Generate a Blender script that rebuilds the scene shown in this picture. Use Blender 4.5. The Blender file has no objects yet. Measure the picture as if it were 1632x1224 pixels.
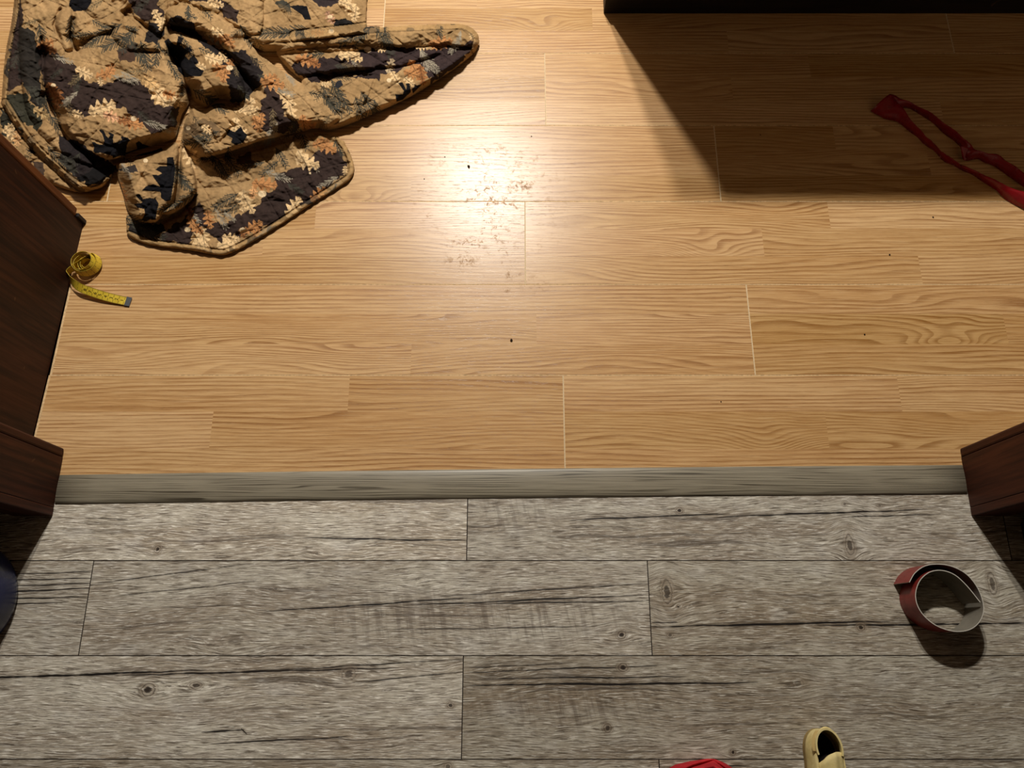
import bpy, bmesh, math, random
import numpy as np
from mathutils import Vector, Matrix

# ------------------------------------------------------------------ camera, world, lamps, exposure
SC = bpy.context.scene
COL = SC.collection
F_PX, TILT, EYE = 1238.0, math.radians(18.03), 1.333      # focal length (px of a 1632 px wide frame), tilt, eye height

cam_data = bpy.data.cameras.new('camera')
cam_data.sensor_width = 36.0
cam_data.lens = F_PX / 1632.0 * 36.0
cam_data.clip_start = 0.02
cam = bpy.data.objects.new('camera', cam_data)
cam.location = (0, 0, EYE)
cam.rotation_euler = (TILT, 0, 0)
COL.objects.link(cam)
SC.camera = cam

world = bpy.data.worlds.new('world')
world.use_nodes = True
world.node_tree.nodes['Background'].inputs[0].default_value = (0.9, 0.85, 0.8, 1)
world.node_tree.nodes['Background'].inputs[1].default_value = 0.02
SC.world = world

def lamp(name, loc, watts, radius, color):
    """bare bulb under a flat shade: shines downwards and sideways only."""
    l = bpy.data.lights.new(name, 'SPOT')
    l.energy, l.shadow_soft_size, l.color = watts, radius, color
    l.spot_size, l.spot_blend = math.radians(168), 0.15
    o = bpy.data.objects.new(name, l)
    o.location = loc
    COL.objects.link(o)
    return o

lamp('ceiling_bulb', (-0.205, 2.12, 2.05), 140, 0.035, (1.0, 0.965, 0.895))
lamp('ceiling_bulb', (-0.040, 2.12, 2.05), 122, 0.035, (1.0, 0.965, 0.895))

SC.view_settings.view_transform = 'Standard'
SC.view_settings.look = 'None'
SC.view_settings.gamma = 1.0
SC.view_settings.use_curve_mapping = False
SC.view_settings.exposure = 0.0

# ------------------------------------------------------------------ helpers
CT, ST = math.cos(TILT), math.sin(TILT)

def at(px, py, z=0.0):
    """Where the sight line through a photo pixel meets the height z."""
    x, y = (px - 816) / F_PX, -(py - 612) / F_PX
    d = (x, y * CT + ST, y * ST - CT)
    t = (z - EYE) / d[2]
    return Vector((d[0] * t, d[1] * t, z))

def at_np(px, py, z):
    x, y = (px - 816) / F_PX, -(py - 612) / F_PX
    dy, dz = y * CT + ST, y * ST - CT
    t = (z - EYE) / dz
    return x * t, dy * t, z

def lin(c):
    return tuple(((v / 255) / 12.92 if v / 255 <= 0.04045 else ((v / 255 + 0.055) / 1.055) ** 2.4) for v in c)

def link(o, parent=None):
    COL.objects.link(o)
    if parent is not None:
        o.parent = parent
        o.matrix_parent_inverse = parent.matrix_basis.inverted()
    return o

def tag(o, label=None, cat=None, group=None, kind=None):
    if label: o['label'] = label
    if cat: o['category'] = cat
    if group: o['group'] = group
    if kind: o['kind'] = kind
    return o

def empty(name, loc):
    o = bpy.data.objects.new(name, None)
    o.location = loc
    o.empty_display_size = 0.05
    return link(o)

def mesh_obj(name, verts, faces, mats, parent=None, mat_idx=None, smooth=False, origin=None):
    me = bpy.data.meshes.new(name)
    if origin is not None:
        origin = Vector(origin)
        verts = [Vector(v) - origin for v in verts]
    me.from_pydata([tuple(v) for v in verts], [], faces)
    for m in (mats if isinstance(mats, (list, tuple)) else [mats]):
        me.materials.append(m)
    if mat_idx is not None:
        me.polygons.foreach_set('material_index', mat_idx)
    if smooth:
        me.polygons.foreach_set('use_smooth', [True] * len(me.polygons))
    me.update()
    o = bpy.data.objects.new(name, me)
    if origin is not None:
        o.location = origin
    return link(o, parent)

def bm_obj(name, bm, mats, parent=None, smooth=False):
    me = bpy.data.meshes.new(name)
    bm.normal_update()
    bm.to_mesh(me)
    bm.free()
    for m in (mats if isinstance(mats, (list, tuple)) else [mats]):
        me.materials.append(m)
    if smooth:
        me.polygons.foreach_set('use_smooth', [True] * len(me.polygons))
    return link(bpy.data.objects.new(name, me), parent)

def add_box(bm, x0, x1, y0, y1, z0, z1, bev=0.0, seg=2):
    r = bmesh.ops.create_cube(bm, size=1.0)
    vs = r['verts']
    for v in vs:
        v.co = Vector(((x0 + x1) / 2 + v.co.x * (x1 - x0), (y0 + y1) / 2 + v.co.y * (y1 - y0), (z0 + z1) / 2 + v.co.z * (z1 - z0)))
    if bev > 0:
        es = list({e for v in vs for e in v.link_edges})
        bmesh.ops.bevel(bm, geom=es, offset=bev, segments=seg, affect='EDGES', profile=0.5)

def box_obj(name, b, mat, parent=None, bev=0.0, seg=2):
    bm = bmesh.new()
    add_box(bm, *b, bev=bev, seg=seg)
    return bm_obj(name, bm, mat, parent)

# ---- node building
class G:
    """Small wrapper that writes node graphs as expressions."""
    def __init__(self, name):
        self.m = bpy.data.materials.new(name)
        self.m.use_nodes = True
        self.t = self.m.node_tree
        self.b = self.t.nodes['Principled BSDF']
    def sock(self, node_in, v):
        if v is None: return
        if isinstance(v, bpy.types.NodeSocket):
            self.t.links.new(v, node_in)
        else:
            try:
                node_in.default_value = v
            except Exception:
                node_in.default_value = tuple(v) + (1.0,)
    def n(self, kind, **kw):
        nd = self.t.nodes.new(kind)
        for k, v in kw.items(): setattr(nd, k, v)
        return nd
    def math(self, op, a, b=None, c=None, clamp=False):
        nd = self.n('ShaderNodeMath', operation=op, use_clamp=clamp)
        self.sock(nd.inputs[0], a); self.sock(nd.inputs[1], b)
        if c is not None: self.sock(nd.inputs[2], c)
        return nd.outputs[0]
    def add(self, a, b): return self.math('ADD', a, b)
    def sub(self, a, b): return self.math('SUBTRACT', a, b)
    def mul(self, a, b): return self.math('MULTIPLY', a, b)
    def mad(self, a, b, c): return self.math('MULTIPLY_ADD', a, b, c)
    def pow(self, a, b): return self.math('POWER', a, b)
    def ramp(self, v, lo, hi, a=0.0, b=1.0):
        nd = self.n('ShaderNodeMapRange', interpolation_type='SMOOTHSTEP')
        for i, x in enumerate((v, lo, hi, a, b)): self.sock(nd.inputs[i], x)
        return nd.outputs[0]
    def vec(self, x, y, z=0.0):
        nd = self.n('ShaderNodeCombineXYZ')
        for i, v in enumerate((x, y, z)): self.sock(nd.inputs[i], v)
        return nd.outputs[0]
    def noise(self, v, scale=1.0, detail=2.0, rough=0.5, dist=0.0):
        nd = self.n('ShaderNodeTexNoise')
        self.sock(nd.inputs['Vector'], v)
        nd.inputs['Scale'].default_value = scale
        nd.inputs['Detail'].default_value = detail
        nd.inputs['Roughness'].default_value = rough
        nd.inputs['Distortion'].default_value = dist
        return nd.outputs['Fac']
    def mix(self, f, a, b, mode='MIX'):
        nd = self.n('ShaderNodeMix', data_type='RGBA', blend_type=mode)
        self.sock(nd.inputs[0], f)
        self.sock(nd.inputs[6], a); self.sock(nd.inputs[7], b)
        return nd.outputs[2]
    def attr(self, name):
        return self.n('ShaderNodeAttribute', attribute_name=name)
    def pos(self):
        s = self.n('ShaderNodeSeparateXYZ')
        self.t.links.new(self.n('ShaderNodeNewGeometry').outputs['Position'], s.inputs[0])
        return s.outputs
    def uv(self):
        s = self.n('ShaderNodeSeparateXYZ')
        self.t.links.new(self.n('ShaderNodeTexCoord').outputs['UV'], s.inputs[0])
        return s.outputs
    def bump(self, h, strength, dist=0.001):
        nd = self.n('ShaderNodeBump')
        nd.inputs['Strength'].default_value = strength
        nd.inputs['Distance'].default_value = dist
        self.sock(nd.inputs['Height'], h)
        self.t.links.new(nd.outputs[0], self.b.inputs['Normal'])
    def out(self, color=None, rough=None, spec=None, **kw):
        if color is not None: self.sock(self.b.inputs['Base Color'], color)
        if rough is not None: self.sock(self.b.inputs['Roughness'], rough)
        if spec is not None: self.sock(self.b.inputs['Specular IOR Level'], spec)
        for k, v in kw.items(): self.sock(self.b.inputs[k], v)
        return self.m

def c4(*c): return lin(c) + (1.0,)

# ------------------------------------------------------------------ materials
def oak_material():
    g = G('oak_laminate')
    u, v, _ = g.uv()
    seed = g.attr('seed').outputs['Fac']
    tone = g.attr('tone').outputs['Fac']
    feat = g.attr('feat').outputs['Fac']
    so = g.mul(seed, 37.0)
    n1 = g.noise(g.vec(g.mad(u, 2.2, so), g.mul(v, 15.0), seed), 1.0, 1.5, 0.45)
    fig = g.mad(g.math('FRACT', g.mul(seed, 7.7)), 12.0, 3.5)
    n2 = g.noise(g.vec(g.mad(u, 9.0, so), g.mul(v, 60.0), g.add(seed, 4.0)), 1.0, 2.0, 0.5)
    # arched heartwood figure near the end of some strips
    gu = g.math('DIVIDE', g.add(u, 0.105), 0.062)
    gv = g.math('DIVIDE', g.add(v, 0.028), 0.030)
    bumpf = g.math('EXPONENT', g.mul(g.add(g.mul(gu, gu), g.mul(gv, gv)), -1.0))
    gu2 = g.math('DIVIDE', g.add(u, 0.080), 0.030)
    gv2 = g.math('DIVIDE', g.add(v, -0.012), 0.020)
    bump2 = g.math('EXPONENT', g.mul(g.add(g.mul(gu2, gu2), g.mul(gv2, gv2)), -1.0))
    swirl = g.mul(g.add(g.mul(bumpf, 4.6), g.mul(bump2, -0.9)), feat)
    field = g.add(g.add(g.mul(v, 125.0), g.mul(n1, fig)), g.add(g.mul(n2, 0.45), swirl))
    s = g.math('FRACT', field)
    # slow rise, quick fall: early and late wood
    line = g.mul(g.ramp(s, 0.30, 0.88), g.ramp(s, 1.0, 0.92))
    amp = g.ramp(g.noise(g.vec(g.mad(u, 3.0, so), g.mul(v, 30.0), 9.0), 1.0, 2.0), 0.3, 0.7, 0.35, 1.0)
    line = g.mul(line, amp)
    fib = g.noise(g.vec(g.mad(u, 16.0, so), g.mul(v, 620.0), seed), 1.0, 3.0, 0.6)
    pore = g.noise(g.vec(g.mad(u, 70.0, so), g.mul(v, 820.0), g.add(seed, 2.0)), 1.0, 2.0, 0.55)
    pore = g.mul(g.ramp(pore, 0.56, 0.70), g.mad(line, 0.75, 0.25))
    broad = g.noise(g.vec(g.mad(u, 1.4, so), g.mul(v, 9.0), 3.0), 1.0, 2.0)
    base = g.mix(g.ramp(broad, 0.3, 0.7), c4(212, 172, 121), c4(200, 156, 104))
    base = g.mix(g.mul(line, 0.80), base, c4(142, 94, 48))
    base = g.mix(g.ramp(fib, 0.44, 0.66, 0.0, 0.40), base, c4(158, 110, 62))
    base = g.mix(g.ramp(fib, 0.5, 0.32, 0.0, 0.35), base, c4(226, 190, 142))
    base = g.mix(g.mul(pore, 0.42), base, c4(110, 70, 36))
    base = g.mix(1.0, base, g.n('ShaderNodeCombineColor').outputs[0], 'MULTIPLY') if False else base
    hsv = g.n('ShaderNodeHueSaturation')
    g.sock(hsv.inputs['Value'], tone); g.sock(hsv.inputs['Color'], base)
    g.sock(hsv.inputs['Saturation'], g.mad(tone, -0.5, 1.5))
    base = hsv.outputs[0]
    # trodden dirt in front of the furniture: scuffs and smears on the boards
    x, y, _z = g.pos()
    def spot(cx, cy, rx, ry):
        a = g.math('DIVIDE', g.sub(x, cx), rx); b = g.math('DIVIDE', g.sub(y, cy), ry)
        return g.math('EXPONENT', g.mul(g.add(g.mul(a, a), g.mul(b, b)), -1.0))
    zone = spot(-0.05, 0.80, 0.15, 0.16)
    for q in ((0.01, 0.84, 0.05, 0.05), (-0.10, 0.90, 0.05, 0.05)):
        zone = g.math('MAXIMUM', zone, g.mul(spot(*q), 1.15))
    dn = g.noise(g.vec(x, y, 0.3), 95.0, 5.0, 0.74, 0.6)
    dl = g.noise(g.vec(x, y, 5.3), 13.0, 2.0, 0.5, 0.4)
    dirt = g.mul(g.ramp(dn, 0.54, 0.66), g.mul(g.ramp(dl, 0.44, 0.60), zone))
    for cx, cy, rx, ry in ((0.0, 0.650, 0.016, 0.012), (-0.095, 0.680, 0.03, 0.012), (0.022, 0.845, 0.022, 0.016), (0.045, 0.63, 0.03, 0.02), (-0.01, 0.618, 0.008, 0.006)):
        dirt = g.math('MAXIMUM', dirt, g.mul(spot(cx, cy, rx, ry), g.ramp(dn, 0.48, 0.62)))
    base = g.mix(g.mul(dirt, 0.48), base, c4(120, 78, 44))
    rough = g.add(g.mad(fib, 0.10, 0.25), g.mul(dirt, 0.25))
    g.bump(g.add(g.mul(fib, 0.6), g.mul(pore, -0.6)), 0.2, 0.0006)
    return g.out(base, rough, 0.34)

def plain(name, c, rough=0.6, spec=0.4, var=0.12, scale=30.0, **kw):
    g = G(name)
    x, y, z = g.pos()
    n = g.noise(g.vec(x, y, z), scale, 4.0, 0.6)
    col = g.mix(g.ramp(n, 0.25, 0.75), tuple(q * (1 - var) for q in lin(c)) + (1,), tuple(min(1, q * (1 + var)) for q in lin(c)) + (1,))
    return g.out(col, rough, spec, **kw)

def dark_wood(name, axis, c1=(62, 30, 14), c2=(30, 13, 6)):
    g = G(name)
    p = g.pos()
    co = [g.mul(p[i], 7.0 if i == axis else 130.0) for i in range(3)]
    n = g.noise(g.vec(*co), 1.0, 4.0, 0.62, 0.3)
    n2 = g.noise(g.vec(*[g.mul(p[i], 2.0 if i == axis else 14.0) for i in range(3)]), 1.0, 2.0)
    f = g.mad(n2, 0.5, g.mul(n, 0.6))
    col = g.mix(g.ramp(f, 0.38, 0.72), c4(*c1), c4(*c2))
    scr = g.noise(g.vec(*p), 26.0, 2.0, 0.5, 1.5)
    col = g.mix(g.ramp(scr, 0.72, 0.78, 0.0, 0.35), col, c4(110, 78, 52))
    g.bump(n, 0.2, 0.001)
    return g.out(col, g.mad(n, 0.25, 0.45), 0.22)

def grey_material(idx, tone, knots, cracks, saw=(), rough_zone=()):
    """weathered board print: knots = (x, y, rx, ry, strength); cracks = (x0, y0, x1, y1, half width)."""
    g = G('weathered_grey_vinyl')
    x, y, _z = g.pos()
    o = idx * 3.71
    yw = y
    for kx, ky, rx, ry, st in knots:
        a = g.math('DIVIDE', g.sub(x, kx), rx * 3.2); b = g.math('DIVIDE', g.sub(y, ky), ry * 2.2)
        e = g.math('EXPONENT', g.mul(g.add(g.mul(a, a), g.mul(b, b)), -1.0))
        yw = g.math('MULTIPLY_ADD', g.mul(g.sub(y, ky), e), -0.65, yw)
    wav = g.noise(g.vec(g.mad(x, 5.0, o), g.mul(y, 14.0), 0.5), 1.0, 2.0)
    yw = g.mad(g.sub(wav, 0.5), 0.030, yw)
    fine = g.noise(g.vec(g.mad(x, 27.0, o), g.mul(yw, 640.0), 1.0), 1.0, 4.0, 0.62, 0.15)
    fleck = g.noise(g.vec(g.mad(x, 42.0, o), g.mul(yw, 760.0), 2.0), 1.0, 3.0, 0.62, 0.35)
    mid = g.noise(g.vec(g.mad(x, 5.0, o), g.mul(yw, 75.0), 3.0), 1.0, 3.0, 0.6)
    patch = g.noise(g.vec(g.mad(x, 3.2, o), g.mul(yw, 16.0), 4.0), 1.0, 3.0, 0.55)
    blot = g.noise(g.vec(g.mad(x, 14.0, o), g.mul(y, 22.0), 6.0), 1.0, 3.0, 0.6)
    col = g.mix(g.ramp(patch, 0.32, 0.68), c4(188, 179, 160), c4(154, 138, 115))
    col = g.mix(g.ramp(mid, 0.40, 0.66, 0.0, 0.45), col, c4(134, 118, 101))
    col = g.mix(g.ramp(blot, 0.52, 0.74, 0.0, 0.38), col, c4(206, 201, 192))
    col = g.mix(g.ramp(fine, 0.51, 0.61, 0.0, 0.90), col, c4(86, 73, 57))
    col = g.mix(g.ramp(fleck, 0.53, 0.63, 0.0, 0.80), col, c4(228, 221, 206))
    col = g.mix(g.ramp(fleck, 0.45, 0.36, 0.0, 0.60), col, c4(94, 81, 64))
    ring = g.noise(g.vec(g.mad(x, 3.0, o), g.mul(yw, 150.0), 8.0), 1.0, 2.0, 0.5)
    ringm = g.mul(g.ramp(ring, 0.56, 0.63), g.ramp(patch, 0.40, 0.62))
    col = g.mix(g.mul(ringm, 0.55), col, c4(58, 46, 37))
    def blob(cx, cy, rx, ry):
        a = g.math('DIVIDE', g.sub(x, cx), rx); b = g.math('DIVIDE', g.sub(y, cy), ry)
        return g.math('EXPONENT', g.mul(g.add(g.mul(a, a), g.mul(b, b)), -1.0))
    for cx, cy, rx, ry in saw:
        sw = g.noise(g.vec(g.mad(x, 95.0, g.mul(y, 18.0)), g.mul(y, 9.0), 7.0), 1.0, 3.0, 0.6)
        m = g.mul(blob(cx, cy, rx, ry), g.ramp(sw, 0.46, 0.64))
        col = g.mix(g.mul(m, 0.5), col, c4(88, 72, 58))
        m2 = g.mul(blob(cx, cy, rx, ry), g.ramp(sw, 0.44, 0.30))
        col = g.mix(g.mul(m2, 0.35), col, c4(178, 166, 148))
    wob = g.mul(g.sub(g.noise(g.vec(g.mad(x, 13.0, o), 3.3, 0.0), 1.0, 3.0, 0.55), 0.5), 0.006)
    wob2 = g.noise(g.vec(g.mad(x, 40.0, o), 7.3, 0.0), 1.0, 2.0)
    for x0, y0, x1, y1, w in cracks:
        t = g.math('DIVIDE', g.sub(x, x0), x1 - x0)
        yc = g.mad(t, y1 - y0, y0)
        d = g.math('ABSOLUTE', g.sub(g.add(y, wob), yc))
        win = g.math('MAXIMUM', g.mul(g.mul(t, g.sub(1.0, t)), 4.0), 0.0)
        win = g.mul(g.pow(win, 0.6), g.ramp(wob2, 0.25, 0.6, 0.35, 1.25))
        wd = g.mad(win, w, 1e-5)
        m = g.ramp(g.math('DIVIDE', d, wd), 1.5, 0.6)
        m = g.mul(m, g.ramp(win, 0.02, 0.12))
        halo = g.mul(g.ramp(g.math('DIVIDE', d, wd), 6.0, 1.0, 0.0, 0.35), g.ramp(win, 0.02, 0.3))
        col = g.mix(halo, col, c4(84, 70, 56))
        col = g.mix(m, col, c4(26, 20, 16))
    for kx, ky, rx, ry, st in knots:
        rx, ry, st = rx * 1.25, ry * 1.25, min(1.0, st * 1.3)
        jx = g.mad(g.sub(fleck, 0.5), rx * 0.8, g.sub(x, kx))
        jy = g.mad(g.sub(blot, 0.5), ry * 0.8, g.sub(y, ky))
        a = g.math('DIVIDE', jx, rx); b = g.math('DIVIDE', jy, ry)
        r = g.math('SQRT', g.add(g.mul(a, a), g.mul(b, b)))
        rings = g.ramp(g.math('FRACT', g.mul(r, 2.6)), 0.45, 0.9)
        inside = g.ramp(r, 1.25, 0.85)
        col = g.mix(g.mul(inside, 0.35 * st + 0.1), col, c4(140, 122, 100))
        col = g.mix(g.mul(g.mul(inside, rings), 0.75 * st), col, c4(60, 46, 35))
        col = g.mix(g.ramp(r, 0.5, 0.2, 0.0, st), col, c4(48, 37, 29))
    hsv = g.n('ShaderNodeHueSaturation')
    hsv.inputs['Value'].default_value = tone
    hsv.inputs['Saturation'].default_value = 0.95 if tone < 1.05 else 0.82
    g.sock(hsv.inputs['Color'], col)
    g.bump(fine, 0.12, 0.0006)
    return g.out(hsv.outputs[0], g.mad(fine, 0.14, 0.42), 0.4)

OAK = oak_material()
WORN = plain('worn_board_edge', (226, 200, 160), 0.7, 0.2, 0.15, 400)
RAW = plain('chipped_board_end', (214, 180, 134), 0.8, 0.2, 0.3, 160)
DIRTY_EDGE = plain('dark_board_edge', (110, 74, 42), 0.8, 0.2, 0.2, 200)
SUB = plain('dark_underlay', (40, 30, 22), 0.9, 0.1)
VINYL_EDGE = plain('vinyl_board_edge', (52, 44, 38), 0.8, 0.15, 0.2, 200)
PLASTER = plain('warm_plaster', (134, 122, 108), 0.9, 0.2, 0.05)
CEIL = plain('ceiling_paint', (150, 144, 136), 0.95, 0.1, 0.03)
WOOD_V = dark_wood('dark_stained_wood', 2)
WOOD_EDGE = dark_wood('worn_stained_wood', 2, (112, 66, 34), (76, 42, 22))
WOOD_J = dark_wood('dark_jamb_wood', 2, (72, 34, 17), (40, 18, 8))
BLACKWOOD = dark_wood('black_stained_wood', 0, (34, 27, 26), (22, 18, 20))

# ------------------------------------------------------------------ floors
rng = random.Random(5)
LEFT, RIGHT, FAR, NEAR = -1.55, 2.15, 2.75, -1.6
oak_floor = box_obj('floor', (LEFT, RIGHT, 0.2453, FAR, -0.03, -0.0085), SUB)
tag(oak_floor, 'yellow oak laminate floor laid in long three-strip planks', kind='structure')
grey_floor = box_obj('floor', (LEFT, RIGHT, NEAR, 0.2450, -0.03, -0.0085), SUB)
tag(grey_floor, 'grey weathered-look vinyl plank floor in front of the threshold', kind='structure')

def oak_plank(x0, x1, y0, y1, bands, pale='', left=None, notch=0.0):
    """bands: for each of the three printed strips (top first) its break positions and figure flags."""
    gap, bv, bd = 0.0001, 0.0010, 0.0003
    cx, cy = (x0 + x1) / 2, (y0 + y1) / 2
    X0, X1, Y0, Y1 = x0 + gap, x1 - gap, y0 + gap, y1 - gap
    verts, faces, mi, uv, fa = [], [], [], [], []
    def quad(pts, m, info, uvs=None):
        i = len(verts)
        verts.extend(pts); faces.append(tuple(range(i, i + len(pts)))); mi.append(m)
        uv.extend(uvs or [(p[0], p[1]) for p in pts]); fa.append(info)
    h = (y1 - y0) / 3
    lb = 0.004 if left else bv
    def lx(y):            # slanting, ragged left end along the built-in cabinet
        return (left[0] + (left[1] - left[0]) * (y - y0) / (y1 - y0)) if left else X0
    for k in range(3):
        ya, yb = y1 - (k + 1) * h, y1 - k * h
        if k == 0: yb = Y1 - bv
        if k == 2: ya = Y0 + bv
        br = sorted(b for b in bands[k][0] if x0 + 0.03 < b < x1 - 0.03)
        xs = [None] + br + [X1 - bv]
        for j in range(len(xs) - 1):
            f = 0.0
            for q in bands[k][1]:
                if abs(xs[j + 1] - q) < 0.05: f = 1.0
            tn = bands[k][2].get(j, None) if len(bands[k]) > 2 else None
            if tn is None: tn = rng.choice((0.86, 0.92, 0.97, 1.0, 1.03, 1.07))
            sd = rng.random() * 9.0
            xr, ym = xs[j + 1], (ya + yb) / 2
            la, lb2 = (lx(ya) + lb, lx(yb) + lb) if j == 0 else (xs[j], xs[j])
            na = notch if (k == 2 and j == 0) else 0.0
            pts = [(la, ya + na, 0), (xr, ya, 0), (xr, yb, 0), (lb2, yb, 0)]
            quad(pts, 0, (sd, tn, f), [(p[0] - xr, p[1] - ym) for p in pts])
    info = (0.3, 0.9, 0.0)
    A, B = lx(Y0), lx(Y1)
    top = [(A + lb, Y0 + bv + notch), (X1 - bv, Y0 + bv), (X1 - bv, Y1 - bv), (B + lb, Y1 - bv)]
    rim = [(A, Y0 + notch), (X1, Y0), (X1, Y1), (B, Y1)]
    for i, side in enumerate('srnl'):
        j = (i + 1) % 4
        m = (3 if (side == 'l' and left) or side in 'ns' else 1) if side in pale else 0
        quad([(*rim[i], -bd), (*rim[j], -bd), (*top[j], 0), (*top[i], 0)], m, info)
        quad([(*rim[i], -0.008), (*rim[j], -0.008), (*rim[j], -bd), (*rim[i], -bd)], 2, info)
    o = mesh_obj('plank', verts, faces, [OAK, WORN, DIRTY_EDGE, RAW], oak_floor, mi, origin=(cx, cy, 0))
    me = o.data
    lay = me.uv_layers.new(name='strip')
    lay.data.foreach_set('uv', np.array(uv, dtype=np.float32).ravel())
    for nm, q in (('seed', 0), ('tone', 1), ('feat', 2)):
        at_ = me.attributes.new(nm, 'FLOAT', 'FACE')
        at_.data.foreach_set('value', [f[q] for f in fa])
    return o

def gx(px, y):           # photo column -> x on the floor at depth y
    return (px - 816) / F_PX * (y * ST + EYE * CT)

ROWS = [0.2745, 0.4506, 0.6310, 0.8091, 0.9841, 1.1624, 1.3385, 1.516, 1.693, 1.870, 2.047, 2.224, 2.40, 2.577, 2.75]
SEAM = [[0.0925], [0.4408], [0.0253], [0.4084], [0.0684], [-0.2726, 0.927]]
BR = {  # strips: (breaks, strip ends that carry the arched figure, tones by index from the left)
    0: [([gx(556, .42), gx(1433, .42)], [], {0: .99, 1: .96}), ([gx(338, .36), gx(1317, .36)], [gx(1317, .36)], {0: 1.05, 1: .98}), ([gx(1700, .3)], [], {0: 1.0})],
    1: [([gx(1800, .6)], [], {0: 1.0}), ([gx(855, .54), gx(1603, .54)], [gx(1603, .54)], {0: .98, 1: 1.04}), ([gx(655, .48)], [], {0: 1.02, 1: 1.0})],
    2: [([gx(503, .78), gx(1321, .78)], [], {}), ([gx(420, .72), gx(1216, .72)], [gx(1216, .72)], {0: 1.0}), ([gx(1467, .66)], [], {0: 1.03})],
    3: [([gx(1330, .95)], [], {}), ([gx(560, .9), gx(1480, .9)], [], {}), ([gx(655, .84)], [gx(655, .84)], {})],
    4: [([gx(1290, 1.13)], [], {}), ([gx(640, 1.07), gx(1167, 1.07)], [], {}), ([gx(1502, 1.01)], [], {})],
    5: [([gx(760, 1.3)], [], {}), ([gx(944, 1.25)], [gx(944, 1.25)], {}), ([gx(1160, 1.19)], [], {})],
}
for r in range(len(ROWS) - 1):
    y0, y1 = ROWS[r], ROWS[r + 1]
    if r == 0: y0 = 0.2455
    seams = list(SEAM[r]) if r < len(SEAM) else [rng.uniform(-0.7, 0.4)]
    while seams[-1] + 1.2 < RIGHT - 0.1: seams.append(seams[-1] + 1.2)
    while seams[0] - 1.2 > LEFT + 0.1 and r not in (0, 1): seams.insert(0, seams[0] - 1.2)
    left = None
    start = LEFT
    if r == 0: left, start = (-0.8485, -0.8392), -0.84
    if r == 1: left, start = (-0.8375, -0.8325), -0.83
    if r == 2: left, start = (-0.8310, -0.8250), -0.83
    ends = [start] + seams + [RIGHT]
    for j in range(len(ends) - 1):
        if left and ends[j + 1] < -0.8: continue
        bands = BR.get(r) or [([rng.uniform(-1.2, 1.8) for _ in range(3)], [], {}) for _ in range(3)]
        bands = [(b[0], b[1], b[2] if j == 0 or ends[j] == start else {}) for b in bands]
        pale = 'lrn' if (r == 2 and j == 0) else 'lrns'
        oak_plank(ends[j], ends[j + 1], y0, y1, bands, pale, left if j == 0 else None, 0.0032 if (r == 2 and j == 0) else 0.0)

def w(px, py): 
    v = at(px, py); return v.x, v.y
def K(px, py, rx, ry, st):
    x, y = w(px, py); return (x, y, rx, ry, st)
def CR(ax, ay, bx, by, hw):
    return (*w(ax, ay), *w(bx, by), hw)

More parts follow.
